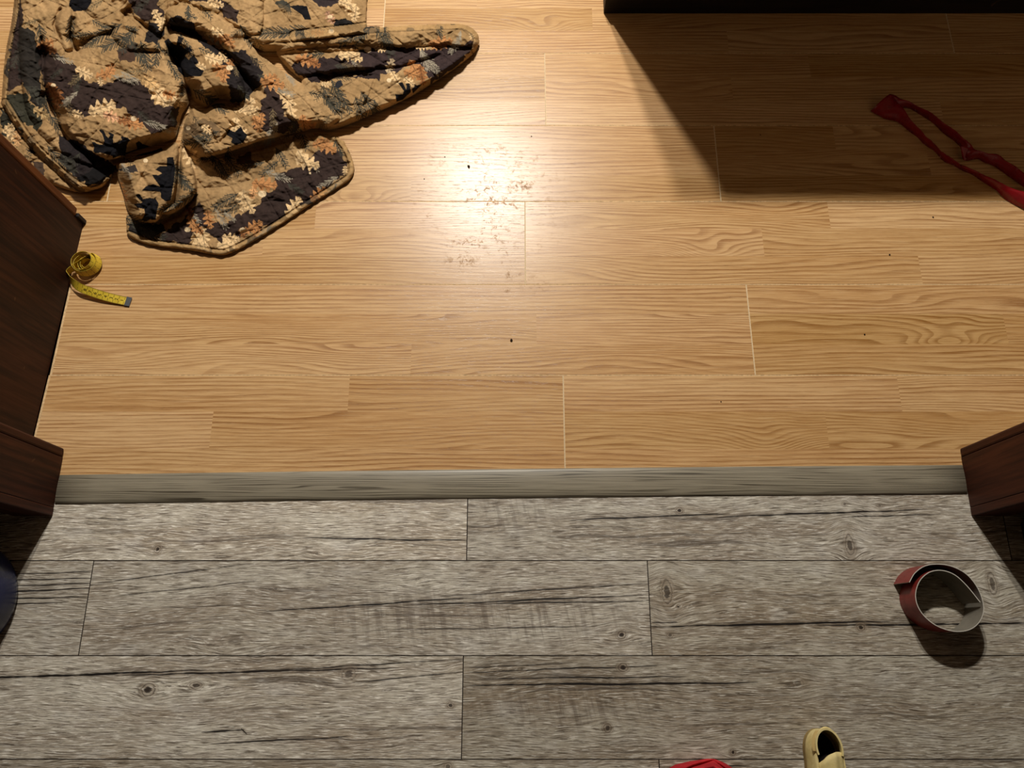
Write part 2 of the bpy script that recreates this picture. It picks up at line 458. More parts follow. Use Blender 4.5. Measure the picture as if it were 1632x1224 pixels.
GREY = [  # x0, x1, y0, y1, tone, knots, cracks, saw marks
    (-1.55, -0.0763, 0.1220, 0.2450, 1.42, [K(251, 876, .006, .007, .8), K(505, 882, .006, .005, .35), K(124, 896, .006, .004, .8)],
     [CR(480, 857, 745, 862, .0011), CR(135, 826, 205, 828, .0006)], []),
    (-0.0763, 0.84, 0.1220, 0.2450, 1.10, [K(1083, 814, .0065, .006, 1), K(1354, 868, .008, .020, .55), K(1346, 803, .005, .004, .5), K(1402, 806, .005, .004, .4)],
     [CR(905, 829, 1165, 818, .0011), CR(1140, 824, 1480, 812, .0012), CR(1340, 824, 1500, 820, .0008)], [w(820, 820) + (.06, .03)]),
    (0.84, 2.15, 0.1220, 0.2450, 0.92, [], [], []),
    (-1.55, -0.7025, -0.0290, 0.1220, 1.10, [], [CR(-60, 946, 150, 938, .0010), CR(-40, 955, 150, 952, .0008), CR(0, 925, 150, 922, .0007), CR(20, 934, 150, 930, .0008), CR(20, 915, 150, 912, .0006), CR(-20, 964, 110, 960, .0007)], []),
    (-0.7025, 0.2272, -0.0290, 0.1220, 1.13, [K(991, 1012, .008, .006, .8), K(440, 938, .006, .004, .4), K(375, 1022, .026, .016, .22)],
     [CR(150, 930, 400, 898, .0006), CR(420, 975, 760, 952, .0010), CR(640, 965, 1032, 948, .0010), CR(700, 950, 1030, 930, .0007), CR(760, 962, 1035, 958, .0008), CR(600, 1004, 960, 998, .0005), CR(180, 950, 420, 925, .0005)],
     [w(660, 985) + (.14, .04), w(880, 985) + (.12, .04)]),
    (0.2272, 1.13, -0.0290, 0.1220, 0.97, [K(1063, 943, .009, .021, .6), K(1081, 967, .0035, .003, 1), K(1372, 1000, .007, .006, 1), K(1068, 1012, .006, .005, .5), K(1581, 928, .008, .020, .5)],
     [CR(1030, 999, 1300, 993, .0012), CR(1090, 998, 1420, 990, .0014), CR(1300, 997, 1700, 992, .0013), CR(1038, 992, 1080, 991, .0008)], []),
    (1.13, 2.15, -0.0290, 0.1220, 0.95, [], [], []),
    (-1.55, -0.0788, -0.1815, -0.0290, 1.24, [K(236, 1100, .012, .010, .8), K(312, 1092, .010, .006, .6), K(556, 1074, .012, .011, .5), K(1418 - 700, 1124, .006, .005, .7)],
     [CR(-80, 1083, 330, 1068, .0015), CR(180, 1077, 640, 1064, .0012), CR(420, 1070, 735, 1050, .0007), CR(560, 1088, 738, 1070, .0007), CR(320, 1167, 390, 1163, .0011), CR(384, 1161, 394, 1171, .0008), CR(330, 1186, 560, 1174, .0008)], []),
    (-0.0788, 0.87, -0.1815, -0.0290, 0.90, [K(993, 1064, .009, .007, .85), K(968, 1160, .007, .007, .6), K(832, 1067, .005, .004, .4), K(1168, 1199, .005, .005, .9), K(1272, 1090, .010, .008, .3)],
     [CR(740, 1072, 1060, 1060, .0008), CR(738, 1092, 1210, 1088, .0014), CR(760, 1082, 1100, 1078, .0008), CR(738, 1064, 900, 1058, .0006)], [w(900, 1130) + (.15, .03)]),
    (0.87, 2.15, -0.1815, -0.0290, 0.93, [], [], []),
    (-1.55, 0.2290, -0.3330, -0.1815, 1.0, [K(714, 1222, .007, .006, .5)], [], []),
    (0.2290, 1.15, -0.3330, -0.1815, 0.95, [], [CR(1050, 1222, 1200, 1221, .0008)], []),
    (1.15, 2.15, -0.3330, -0.1815, 0.95, [], [], []),
]
spare = grey_material(40, 0.96, [], [], [])
yy = -0.3330
while yy > NEAR + 0.01:
    y0 = max(yy - 0.152, NEAR)
    s = rng.uniform(-0.6, 0.2)
    for a, b in ((LEFT, s), (s, s + 0.914), (s + 0.914, RIGHT)):
        GREY.append((a, b, y0, yy, None, [], [], []))
    yy -= 0.152

ROT_G = math.radians(-0.25)
def grey_plank(i, x0, x1, y0, y1, tone, knots, cracks, saw):
    mat = spare if tone is None else grey_material(i + 1, tone, knots, cracks, saw)
    g_, bv, bd = 0.0002, 0.0006, 0.0004
    X0, X1, Y0, Y1 = x0 + g_, x1 - g_, y0 + g_, y1 - g_
    rim = [(X0, Y0), (X1, Y0), (X1, Y1), (X0, Y1)]
    top = [(X0 + bv, Y0 + bv), (X1 - bv, Y0 + bv), (X1 - bv, Y1 - bv), (X0 + bv, Y1 - bv)]
    v = [(*p, 0) for p in top] + [(*p, -bd) for p in rim] + [(*p, -0.008) for p in rim]
    f, m = [(0, 1, 2, 3)], [0]
    for k in range(4):
        j = (k + 1) % 4
        f.append((4 + k, 4 + j, j, k)); m.append(1)
        f.append((8 + k, 8 + j, 4 + j, 4 + k)); m.append(1)
    return mesh_obj('plank', v, f, [mat, VINYL_EDGE], grey_floor, m, origin=((x0 + x1) / 2, (y0 + y1) / 2, 0))
for i, a in enumerate(GREY): grey_plank(i, *a)

# threshold strip: low rounded grey profile lying over the joint
def threshold_material():
    g = G('grey_threshold_print')
    x, y, z = g.pos()
    n = g.noise(g.vec(g.mul(x, 6.0), g.mul(y, 420.0), 0.0), 1.0, 3.0, 0.6, 0.4)
    wv = g.noise(g.vec(g.mul(x, 2.2), g.mul(y, 60.0), 2.0), 1.0, 2.0)
    s = g.math('FRACT', g.add(g.mul(y, 230.0), g.mul(wv, 5.0)))
    line = g.mul(g.ramp(s, 0.55, 0.85), g.ramp(s, 1.0, 0.9))
    line = g.mul(line, g.ramp(g.noise(g.vec(g.mul(x, 9.0), g.mul(y, 50.0), 6.0), 1.0, 2.0), 0.3, 0.6))
    col = g.mix(g.ramp(n, 0.3, 0.7), c4(150, 141, 121), c4(126, 117, 99))
    col = g.mix(g.mul(line, 0.95), col, c4(74, 66, 52))
    g.bump(n, 0.1, 0.0005)
    return g.out(col, 0.42, 0.45)
prof = [(-0.0255, 0.0), (-0.0250, 0.0014), (-0.020, 0.0034), (-0.010, 0.0043), (0.0, 0.0046), (0.010, 0.0044), (0.020, 0.0034), (0.0245, 0.0026), (0.0255, 0.0016), (0.0255, 0.0)]
va, fa_ = [], []
NX = 24
for i in range(NX + 1):
    x = -0.7845 + 1.569 * i / NX
    yc = 0.2516 + x * 0.0112 - 0.002 * (x / 0.785) ** 2 + 0.001
    for py_, pz_ in prof: va.append((x, yc + py_, pz_))
n_ = len(prof)
for i in range(NX):
    for k in range(n_ - 1):
        fa_.append((i * n_ + k, (i + 1) * n_ + k, (i + 1) * n_ + k + 1, i * n_ + k + 1))
fa_ += [tuple(range(n_)), tuple(reversed(range(NX * n_, NX * n_ + n_)))]
bars = mesh_obj('trim_1', va, fa_, threshold_material(), None, smooth=True, origin=(0, 0.2516, 0))
tag(bars, 'grey wood-print threshold strip between the two floors', kind='structure')

# ------------------------------------------------------------------ walls, ceiling, opening
def S(name, b, mat, label=None, bev=0.0):
    return tag(box_obj(name, b, mat, None, bev), label, kind='structure')
HGT = 2.45
S('wall_left', (LEFT - 0.1, LEFT, NEAR, FAR, -0.03, HGT), PLASTER)
S('wall_right', (RIGHT, RIGHT + 0.1, NEAR, FAR, -0.03, HGT), PLASTER)
S('wall_back', (LEFT - 0.1, RIGHT + 0.1, FAR, FAR + 0.1, -0.03, HGT), PLASTER)
S('wall_front', (LEFT - 0.1, RIGHT + 0.1, NEAR - 0.1, NEAR, -0.03, HGT), PLASTER)
S('ceiling', (LEFT - 0.1, RIGHT + 0.1, NEAR - 0.1, FAR + 0.1, HGT, HGT + 0.1), CEIL)
bm = bmesh.new()
add_box(bm, LEFT, -0.80, 0.212, 0.298, -0.008, HGT)
add_box(bm, 0.80, RIGHT, 0.212, 0.298, -0.008, HGT)
add_box(bm, -0.80, 0.80, 0.212, 0.298, 2.06, HGT)
tag(bm_obj('wall_middle', bm, PLASTER), 'wall with the wide opening between the two rooms', kind='structure')

def jamb(name, sx, label):
    """jamb board with a casing board on either side, worn rounded edges."""
    root = empty(name, (sx * 0.79, 0.255, 0)); tag(root, label, kind='structure')
    def bx(nm, xa, xb, y0, y1, z1, bev, mat, z0=0.0008):
        a, b = sorted((sx * xa, sx * xb))
        return box_obj(nm, (a, b, y0, y1, z0, z1), mat, root, bev)
    bx('jamb_board', 0.7855, 0.802, 0.2115, 0.2985, 2.06, 0.0010, WOOD_J)
    bx('casing', 0.7850, 0.852, 0.299, 0.3145, 2.11, 0.0035, WOOD_J, 0.0008)
    bx('casing', 0.7850, 0.852, 0.1965, 0.2110, 2.11, 0.0015, WOOD_J, 0.0008)
    return root
jamb('trim_2', -1, 'dark brown wooden jamb and casing left of the threshold')
jamb('trim_3', 1, 'dark brown wooden jamb and casing right of the threshold')
tag(box_obj('trim_4', (-0.852, 0.852, 0.1965, 0.3145, 2.035, 2.06), WOOD_J), 'dark brown wooden head of the opening', kind='structure')

# ------------------------------------------------------------------ furniture
cab = empty('cabinet', (-1.16, 0.56, 0))
tag(cab, 'dark brown wooden cabinet standing behind the left jamb, beside the yellow tape', 'cabinet')
def side_panel():
    # its side runs a little askew along the cut ends of the floor boards
    v = [(-1.40, 0.330, 0.0005), (-0.8460, 0.330, 0.0005), (-0.8288, 0.758, 0.0005), (-1.40, 0.758, 0.0005)]
    v += [(a, b, 0.88) for a, b, _ in v]
    return mesh_obj('side_panel', v, [(3, 2, 1, 0), (4, 5, 6, 7), (0, 1, 5, 4), (1, 2, 6, 5), (2, 3, 7, 6), (3, 0, 4, 7)], WOOD_V, cab)
side_panel()
box_obj('face_frame', (-1.40, -0.8268, 0.7585, 0.776, 0.030, 0.88), WOOD_EDGE, cab, 0.003)
box_obj('toe_kick', (-1.40, -0.8235, 0.7585, 0.7665, 0.0005, 0.029), BLACKWOOD, cab, 0.001)
box_obj('cabinet_top', (-1.42, -0.815, 0.326, 0.79, 0.881, 0.905), WOOD_V, cab, 0.004)
box_obj('door', (-1.38, -0.85, 0.7765, 0.794, 0.05, 0.86), WOOD_V, cab, 0.003)

dr = empty('sideboard', (0.95, 1.5, 0))
tag(dr, 'dark low sideboard at the top right edge, shading the oak floor', 'sideboard')
DX, DY, DH = 0.1957, 1.2655, 0.715
box_obj('body', (DX, 1.75, DY + 0.012, 1.72, 0.0005, DH - 0.02), BLACKWOOD, dr, 0.002)
box_obj('sideboard_top', (DX, 1.76, DY, 1.725, DH - 0.0195, DH), BLACKWOOD, dr, 0.003)
box_obj('plinth', (DX, 1.75, DY, DY + 0.0115, 0.0005, 0.07), BLACKWOOD, dr, 0.001)
for k in range(3):
    a = DX + 0.004 + k * 0.518
    d = box_obj('door', (a, a + 0.512, DY - 0.0, DY + 0.0115, 0.074, DH - 0.024), BLACKWOOD, dr, 0.002)

bk = empty('black_unit', (1.05, 0.02, 0)); bk.name = 'shelf_unit'
tag(bk, 'black boxy unit at the right edge, past the right jamb on the grey floor', 'storage unit')
BLK = plain('black_plastic', (16, 16, 20), 0.45, 0.4, 0.1)
box_obj('body', (0.862, 1.30, -0.13, 0.188, 0.012, 0.70), BLK, bk, 0.004)
box_obj('base', (0.866, 1.29, -0.12, 0.184, 0.0005, 0.0115), BLK, bk, 0.001)
box_obj('unit_top', (0.862, 1.30, -0.13, 0.188, 0.7005, 0.72), BLK, bk, 0.004)

# ------------------------------------------------------------------ ribbons (tape, strips)
def ribbon(name, centres, wides, widths, thick, mats, parent=None, uvs=True, side_mat=(0, 1, 2), sub=1):
    """solid ribbon: centre line, across direction, width, thickness; material 0 front, 1 back, 2 edges."""
    C = [Vector(c) for c in centres]; n = len(C)
    verts, faces, mi, uv = [], [], [], []
    s = 0.0
    S_ = []
    for i in range(n):
        if i: s += (C[i] - C[i - 1]).length
        S_.append(s)
        t = (C[min(i + 1, n - 1)] - C[max(i - 1, 0)]).normalized()
        wv = Vector(wides[i]).normalized()
        nn = t.cross(wv).normalized()
        hw = widths[i] / 2
        a, b = C[i] - wv * hw, C[i] + wv * hw
        verts += [a + nn * thick / 2, b + nn * thick / 2, b - nn * thick / 2, a - nn * thick / 2]
    for i in range(n - 1):
        p, q = 4 * i, 4 * (i + 1)
        for k, m in ((0, 0), (2, 1), (1, 2), (3, 2)):
            kk = (k + 1) % 4
            faces.append((p + k, p + kk, q + kk, q + k)); mi.append(side_mat[m])
            va_, vb_ = (0, 1) if k in (0, 3) else (1, 0)
            uv += [(S_[i], va_), (S_[i], vb_), (S_[i + 1], vb_), (S_[i + 1], va_)]
    faces += [(0, 1, 2, 3), (4 * n - 1, 4 * n - 2, 4 * n - 3, 4 * n - 4)]
    mi += [side_mat[2]] * 2; uv += [(0, 0)] * 8
    o = mesh_obj(name, verts, faces, mats, parent, mi, smooth=False)
    lay = o.data.uv_layers.new(name='UVMap')
    lay.data.foreach_set('uv', np.array(uv, dtype=np.float32).ravel())
    return o

def spline(pts, n):
    """Catmull-Rom through points of any dimension."""
    P = [np.array(p, float) for p in pts]
    P = [2 * P[0] - P[1]] + P + [2 * P[-1] - P[-2]]
    out = []
    m = len(P) - 3
    for i in range(n):
        u = i / (n - 1) * m
        k = min(int(u), m - 1); t = u - k
        a, b, c, d = P[k:k + 4]
        out.append(0.5 * ((2 * b) + (c - a) * t + (2 * a - 5 * b + 4 * c - d) * t * t + (3 * b - a - 3 * c + d) * t ** 3))
    return out

# --- coiled strip of red leatherette standing on its edge
def leatherette(name, c, rough=0.4):
    g = G(name)
    x, y, z = g.pos()
    n = g.noise(g.vec(x, y, z), 600.0, 2.0)
    m = g.noise(g.vec(x, y, z), 45.0, 4.0, 0.6)
    col = g.mix(g.ramp(m, 0.3, 0.75), lin(c) + (1,), tuple(q * 0.72 for q in lin(c)) + (1,))
    g.bump(n, 0.2, 0.0004)
    return g.out(col, g.mad(m, 0.2, rough - 0.1), 0.5)
RED_ROLL = leatherette('red_leatherette', (128, 40, 34), 0.42)
RED_GLOSS = leatherette('glossy_red_leatherette', (150, 24, 30), 0.26)
BACKING = plain('grey_backing', (120, 114, 102), 0.8, 0.2, 0.1, 60)
BACK_EDGE = plain('pale_cut_edge', (190, 184, 172), 0.8, 0.2, 0.1, 200)

HR = 0.053
rim = [(1562, 960), (1541, 934), (1521, 916), (1500, 909), (1481, 912), (1466, 925), (1459, 945), (1462, 965), (1474, 983), (1494, 998), (1520, 1006), (1543, 1004),
       (1559, 993), (1567, 975), (1565, 955), (1556, 934), (1540, 915), (1518, 903), (1495, 899), (1474, 902), (1458, 913), (1449, 928)]
top = [at(p[0], p[1], HR) for p in rim]
top = spline([(v.x, v.y) for v in top], 110)
roll = ribbon('leatherette_roll', [(a[0], a[1], HR / 2 + 0.0006) for a in top], [(0, 0, 1)] * len(top), [HR] * len(top), 0.0013, [RED_ROLL, BACKING, BACK_EDGE], side_mat=(0, 1, 2))
tag(roll, 'curled red leatherette strip with grey inside, standing on the grey floor', 'leather strip')

# --- narrow glossy red strap folded double on the oak floor
def strap():
    root = empty('folded_strap', at(1500, 235)); 
    tag(root, 'glossy dark red strap folded double on the shaded oak floor', 'strap')
    # edge pairs: upper outline and lower outline in turn, with their heights
    legs = [
        [((1418, 150), (1388, 176), .020, .004), ((1430, 162), (1404, 187), .022, .003), ((1444, 180), (1426, 193), .022, .003), ((1462, 203), (1450, 209), .020, .002),
         ((1481, 222), (1467, 224), .018, .002), ((1500, 242), (1487, 240), .016, .002), ((1520, 256), (1507, 258), .016, .002), ((1548, 272), (1528, 268), .016, .002),
         ((1575, 282), (1551, 280), .016, .002), ((1603, 296), (1580, 298), .018, .002), ((1632, 306), (1604, 318), .022, .002), ((1670, 322), (1640, 338), .024, .002), ((1720, 350), (1690, 366), .02, .002)],
        [((1418, 150), (1404, 172), .020, .010), ((1436, 157), (1428, 172), .018, .004), ((1456, 166), (1444, 172), .016, .002), ((1485, 182), (1470, 184), .016, .002),
         ((1510, 200), (1494, 203), .016, .002), ((1532, 217), (1516, 222), .018, .002), ((1546, 230), (1530, 233), .020, .002), ((1556, 239), (1536, 254), .022, .003),
         ((1574, 244), (1558, 254), .018, .002), ((1592, 248), (1572, 260), .016, .002), ((1612, 262), (1596, 272), .016, .002), ((1640, 280), (1622, 292), .018, .002), ((1700, 310), (1680, 324), .018, .002)],
    ]
    for leg in legs:
        A = spline([tuple(at(a[0], a[1], za)) for a, b, za, zb in leg], 60)
        B = spline([tuple(at(b[0], b[1], zb)) for a, b, za, zb in leg], 60)
        n = len(A); nv = 5
        verts, faces, mi = [], [], []
        for i in range(n):
            a, b = Vector(A[i]), Vector(B[i])
            for k in range(nv):
                t = k / (nv - 1)
                p = a.lerp(b, t)
                p.z += math.sin(math.pi * t) * 0.006 + 0.0015 * math.sin(i * 0.9 + k)
                p.z = max(p.z, 0.0012)
                verts.append(p)
        for i in range(n - 1):
            for k in range(nv - 1):
                faces.append((i * nv + k, i * nv + k + 1, (i + 1) * nv + k + 1, (i + 1) * nv + k))
        o = mesh_obj('strap_leg', verts, faces, [RED_GLOSS], root, smooth=True)
        md = o.modifiers.new('thick', 'SOLIDIFY'); md.thickness = 0.0014; md.offset = 0.0
    # creased gusset where the upper leg buckles
    q = [at(1531, 233, .019), at(1552, 241, .014), at(1537, 256, .003), at(1533, 250, .010)]
    o = mesh_obj('crease_flap', q, [(0, 1, 2, 3)], [RED_GLOSS], root)
    o.modifiers.new('thick', 'SOLIDIFY').thickness = 0.0012
strap()

# --- yellow measuring tape
def tape_material():
    g = G('yellow_tape_print')
    s, t, _ = g.uv()
    col = c4(206, 172, 42)
    n = g.noise(g.vec(g.mul(s, 60.0), t, 0.0), 1.0, 2.0)
    col = g.mix(g.ramp(n, 0.3, 0.7), c4(226, 196, 62), c4(206, 174, 48))
    e = g.math('ABSOLUTE', g.sub(t, 0.5))
    cm = g.math('ABSOLUTE', g.sub(g.math('FRACT', g.mul(s, 100.0)), 0.5))
    mm = g.math('ABSOLUTE', g.sub(g.math('FRACT', g.mul(s, 500.0)), 0.5))
    border = g.math('GREATER_THAN', e, 0.455)
    tick = g.mul(g.math('GREATER_THAN', mm, 0.34), g.math('GREATER_THAN', e, 0.36))
    bar = g.mul(g.math('GREATER_THAN', cm, 0.455), g.math('GREATER_THAN', e, 0.10))
    ink = g.math('MAXIMUM', g.math('MAXIMUM', g.mul(border, 0.75), g.mul(tick, 0.55)), g.mul(bar, 0.8))
    return g.out(g.mix(ink, col, c4(40, 32, 14)), 0.45, 0.4)
TAPE = tape_material()
TAPE_INK = plain('black_tape_ink', (30, 24, 14), 0.6, 0.2)
STEEL = plain('dull_steel', (120, 124, 130), 0.38, 0.6, 0.08, 80, Metallic=0.8)

def tape():
    base = at(138, 425)
    root = empty('measuring_tape', base)
    tag(root, 'yellow measuring tape coiled on the oak floor by the dark cabinet', 'measuring tape')
    W = 0.0165
    cx, cy = at(139, 421, 0.012).xy
    cen, wid = [], []
    N = 230
    A1 = 205 + 4.6 * 360
    ks = [(0, .010, .0085), (.25, .0135, .0085), (.5, .0175, .0095), (.62, .0192, .014), (.72, .0200, .0205), (.86, .0212, .0190), (.95, .0228, .0135), (1.0, .0242, .0120)]
    for i in range(N):           # inner turns lie low, one turn rides up as a collar, the outer turn sinks again
        f = i / (N - 1)
        a = math.radians(A1 - (1 - f) * 4.6 * 360)
        r = float(np.interp(f, [k[0] for k in ks], [k[1] for k in ks])); z = float(np.interp(f, [k[0] for k in ks], [k[2] for k in ks]))
        cen.append((cx - 0.3 * (z - .0085) + r * math.cos(a), cy + r * math.sin(a), z))
        wid.append((-0.22 * math.cos(a), -0.22 * math.sin(a), 1.0))
    # loose tail: leaves the coil at the left, turns under and lies out to the right, twisting from edge to flat
    tail_px = [(111.5, 431, .0125, (0.1, .1, 1)), (110.5, 440, .013, (0.25, .1, 1)), (115, 449, .014, (.45, .6, .9)), (127, 458, .0135, (.3, .9, .55)), (142, 464, .0115, (.2, 1, .42)),
               (160, 470, .009, (.2, 1, .32)), (178, 475, .006, (.2, 1, .2)), (196, 479, .0035, (.2, 1, .08)), (201, 480, .003, (.2, 1, .06))]
    last = Vector(cen[-1]); lw = wid[-1]
    pts = [(*cen[-8], *wid[-8]), (*cen[-1], *lw)] + [(*at(p[0], p[1], p[2]), *p[3]) for p in tail_px]
    sp = spline(pts, 120)
    k0 = int(120 * 1.0 / (len(pts) - 1)) + 1
    for q in sp[k0:]:
        cen.append(tuple(q[:3])); wid.append(tuple(q[3:]))
    blade = ribbon('tape_blade', cen, wid, [W] * len(cen), 0.0005, [TAPE], root, side_mat=(0, 0, 0))
    # metal end clip folded over the tip
    e, d = Vector(cen[-1]), (Vector(cen[-1]) - Vector(cen[-5])).normalized()
    wv = Vector(wid[-1]).normalized()
    ribbon('end_clip', [e - d * 0.001, e + d * 0.004, e + d * 0.0085], [wv] * 3, [W + 0.001] * 3, 0.0016, [STEEL], root, side_mat=(0, 0, 0))
    # printed numerals on the tail
    L = [0.0]
    for i in range(1, len(cen)): L.append(L[-1] + (Vector(cen[i]) - Vector(cen[i - 1])).length)
    tot = L[-1]
    verts, faces = [], []
    for dgt in range(1, 9):
        sp_ = tot - (dgt - 0.5) * 0.01 - 0.002
        i = max(k for k in range(len(L)) if L[k] <= sp_)
        p = Vector(cen[i]); t = (Vector(cen[min(i + 1, len(cen) - 1)]) - Vector(cen[i - 1])).normalized()
        wv = Vector(wid[i]); wv = (wv - t * wv.dot(t)).normalized(); nn = t.cross(wv).normalized()
        if nn.z < 0: nn = -nn
        cu = bpy.data.curves.new('numeral', 'FONT'); cu.body = str(dgt); cu.size = 0.0085; cu.align_x = 'CENTER'; cu.align_y = 'CENTER'
        ob = bpy.data.objects.new('numeral', cu); COL.objects.link(ob)
        dg = bpy.context.evaluated_depsgraph_get(); me = ob.evaluated_get(dg).to_mesh()
        k = len(verts)
        for v in me.vertices: verts.append(p + wv * v.co.x - t * v.co.y + nn * 0.0005) 
        for f in me.polygons: faces.append(tuple(k + q for q in f.vertices))
        ob.evaluated_get(dg).to_mesh_clear()
        bpy.data.objects.remove(ob); bpy.data.curves.remove(cu)
    mesh_obj('numerals', verts, faces, [TAPE_INK], root)
tape()

# ------------------------------------------------------------------ jug at the left edge
def lathe(name, prof, mat, loc, parent=None, seg=64):
    verts, faces = [], []
    for r, z in prof:
        for k in range(seg):
            a = 2 * math.pi * k / seg
            verts.append((r * math.cos(a) + loc[0], r * math.sin(a) + loc[1], z + loc[2]))
    m = len(prof)
    for i in range(m - 1):
        for k in range(seg):
            j = (k + 1) % seg
            faces.append((i * seg + k, i * seg + j, (i + 1) * seg + j, (i + 1) * seg + k))
    faces += [tuple(reversed(range(seg))), tuple(range((m - 1) * seg, m * seg))]
    return mesh_obj(name, verts, faces, mat, parent, smooth=True)
def jug():
    g = G('dark_blue_plastic')
    x, y, z = g.pos()
    n = g.noise(g.vec(x, y, z), 240.0, 3.0, 0.7)
    col = g.mix(g.ramp(n, 0.66, 0.74), c4(26, 32, 66), c4(120, 128, 160))
    blue = g.out(col, 0.28, 0.5)
    c = (-0.9085, 0.058, 0)
    root = empty('water_jug', c)
    tag(root, 'dark blue round plastic jug at the left edge, below the left jamb', 'jug')
    pr = [(0.070, 0.0005), (0.086, 0.001), (0.093, 0.006), (0.0955, 0.016), (0.096, 0.03)]
    for k in range(5):
        z0 = 0.04 + k * 0.04
        pr += [(0.096, z0), (0.096, z0 + 0.026), (0.0925, z0 + 0.031), (0.0925, z0 + 0.035)]
    pr += [(0.096, 0.245), (0.094, 0.262), (0.080, 0.285), (0.050, 0.305), (0.030, 0.315), (0.027, 0.322), (0.027, 0.345)]
    lathe('body', pr, blue, c, root)
    lathe('cap', [(0.030, 0.336), (0.031, 0.338), (0.031, 0.358), (0.028, 0.361)], plain('blue_cap', (40, 60, 120), 0.4), c, root, 40)
jug()

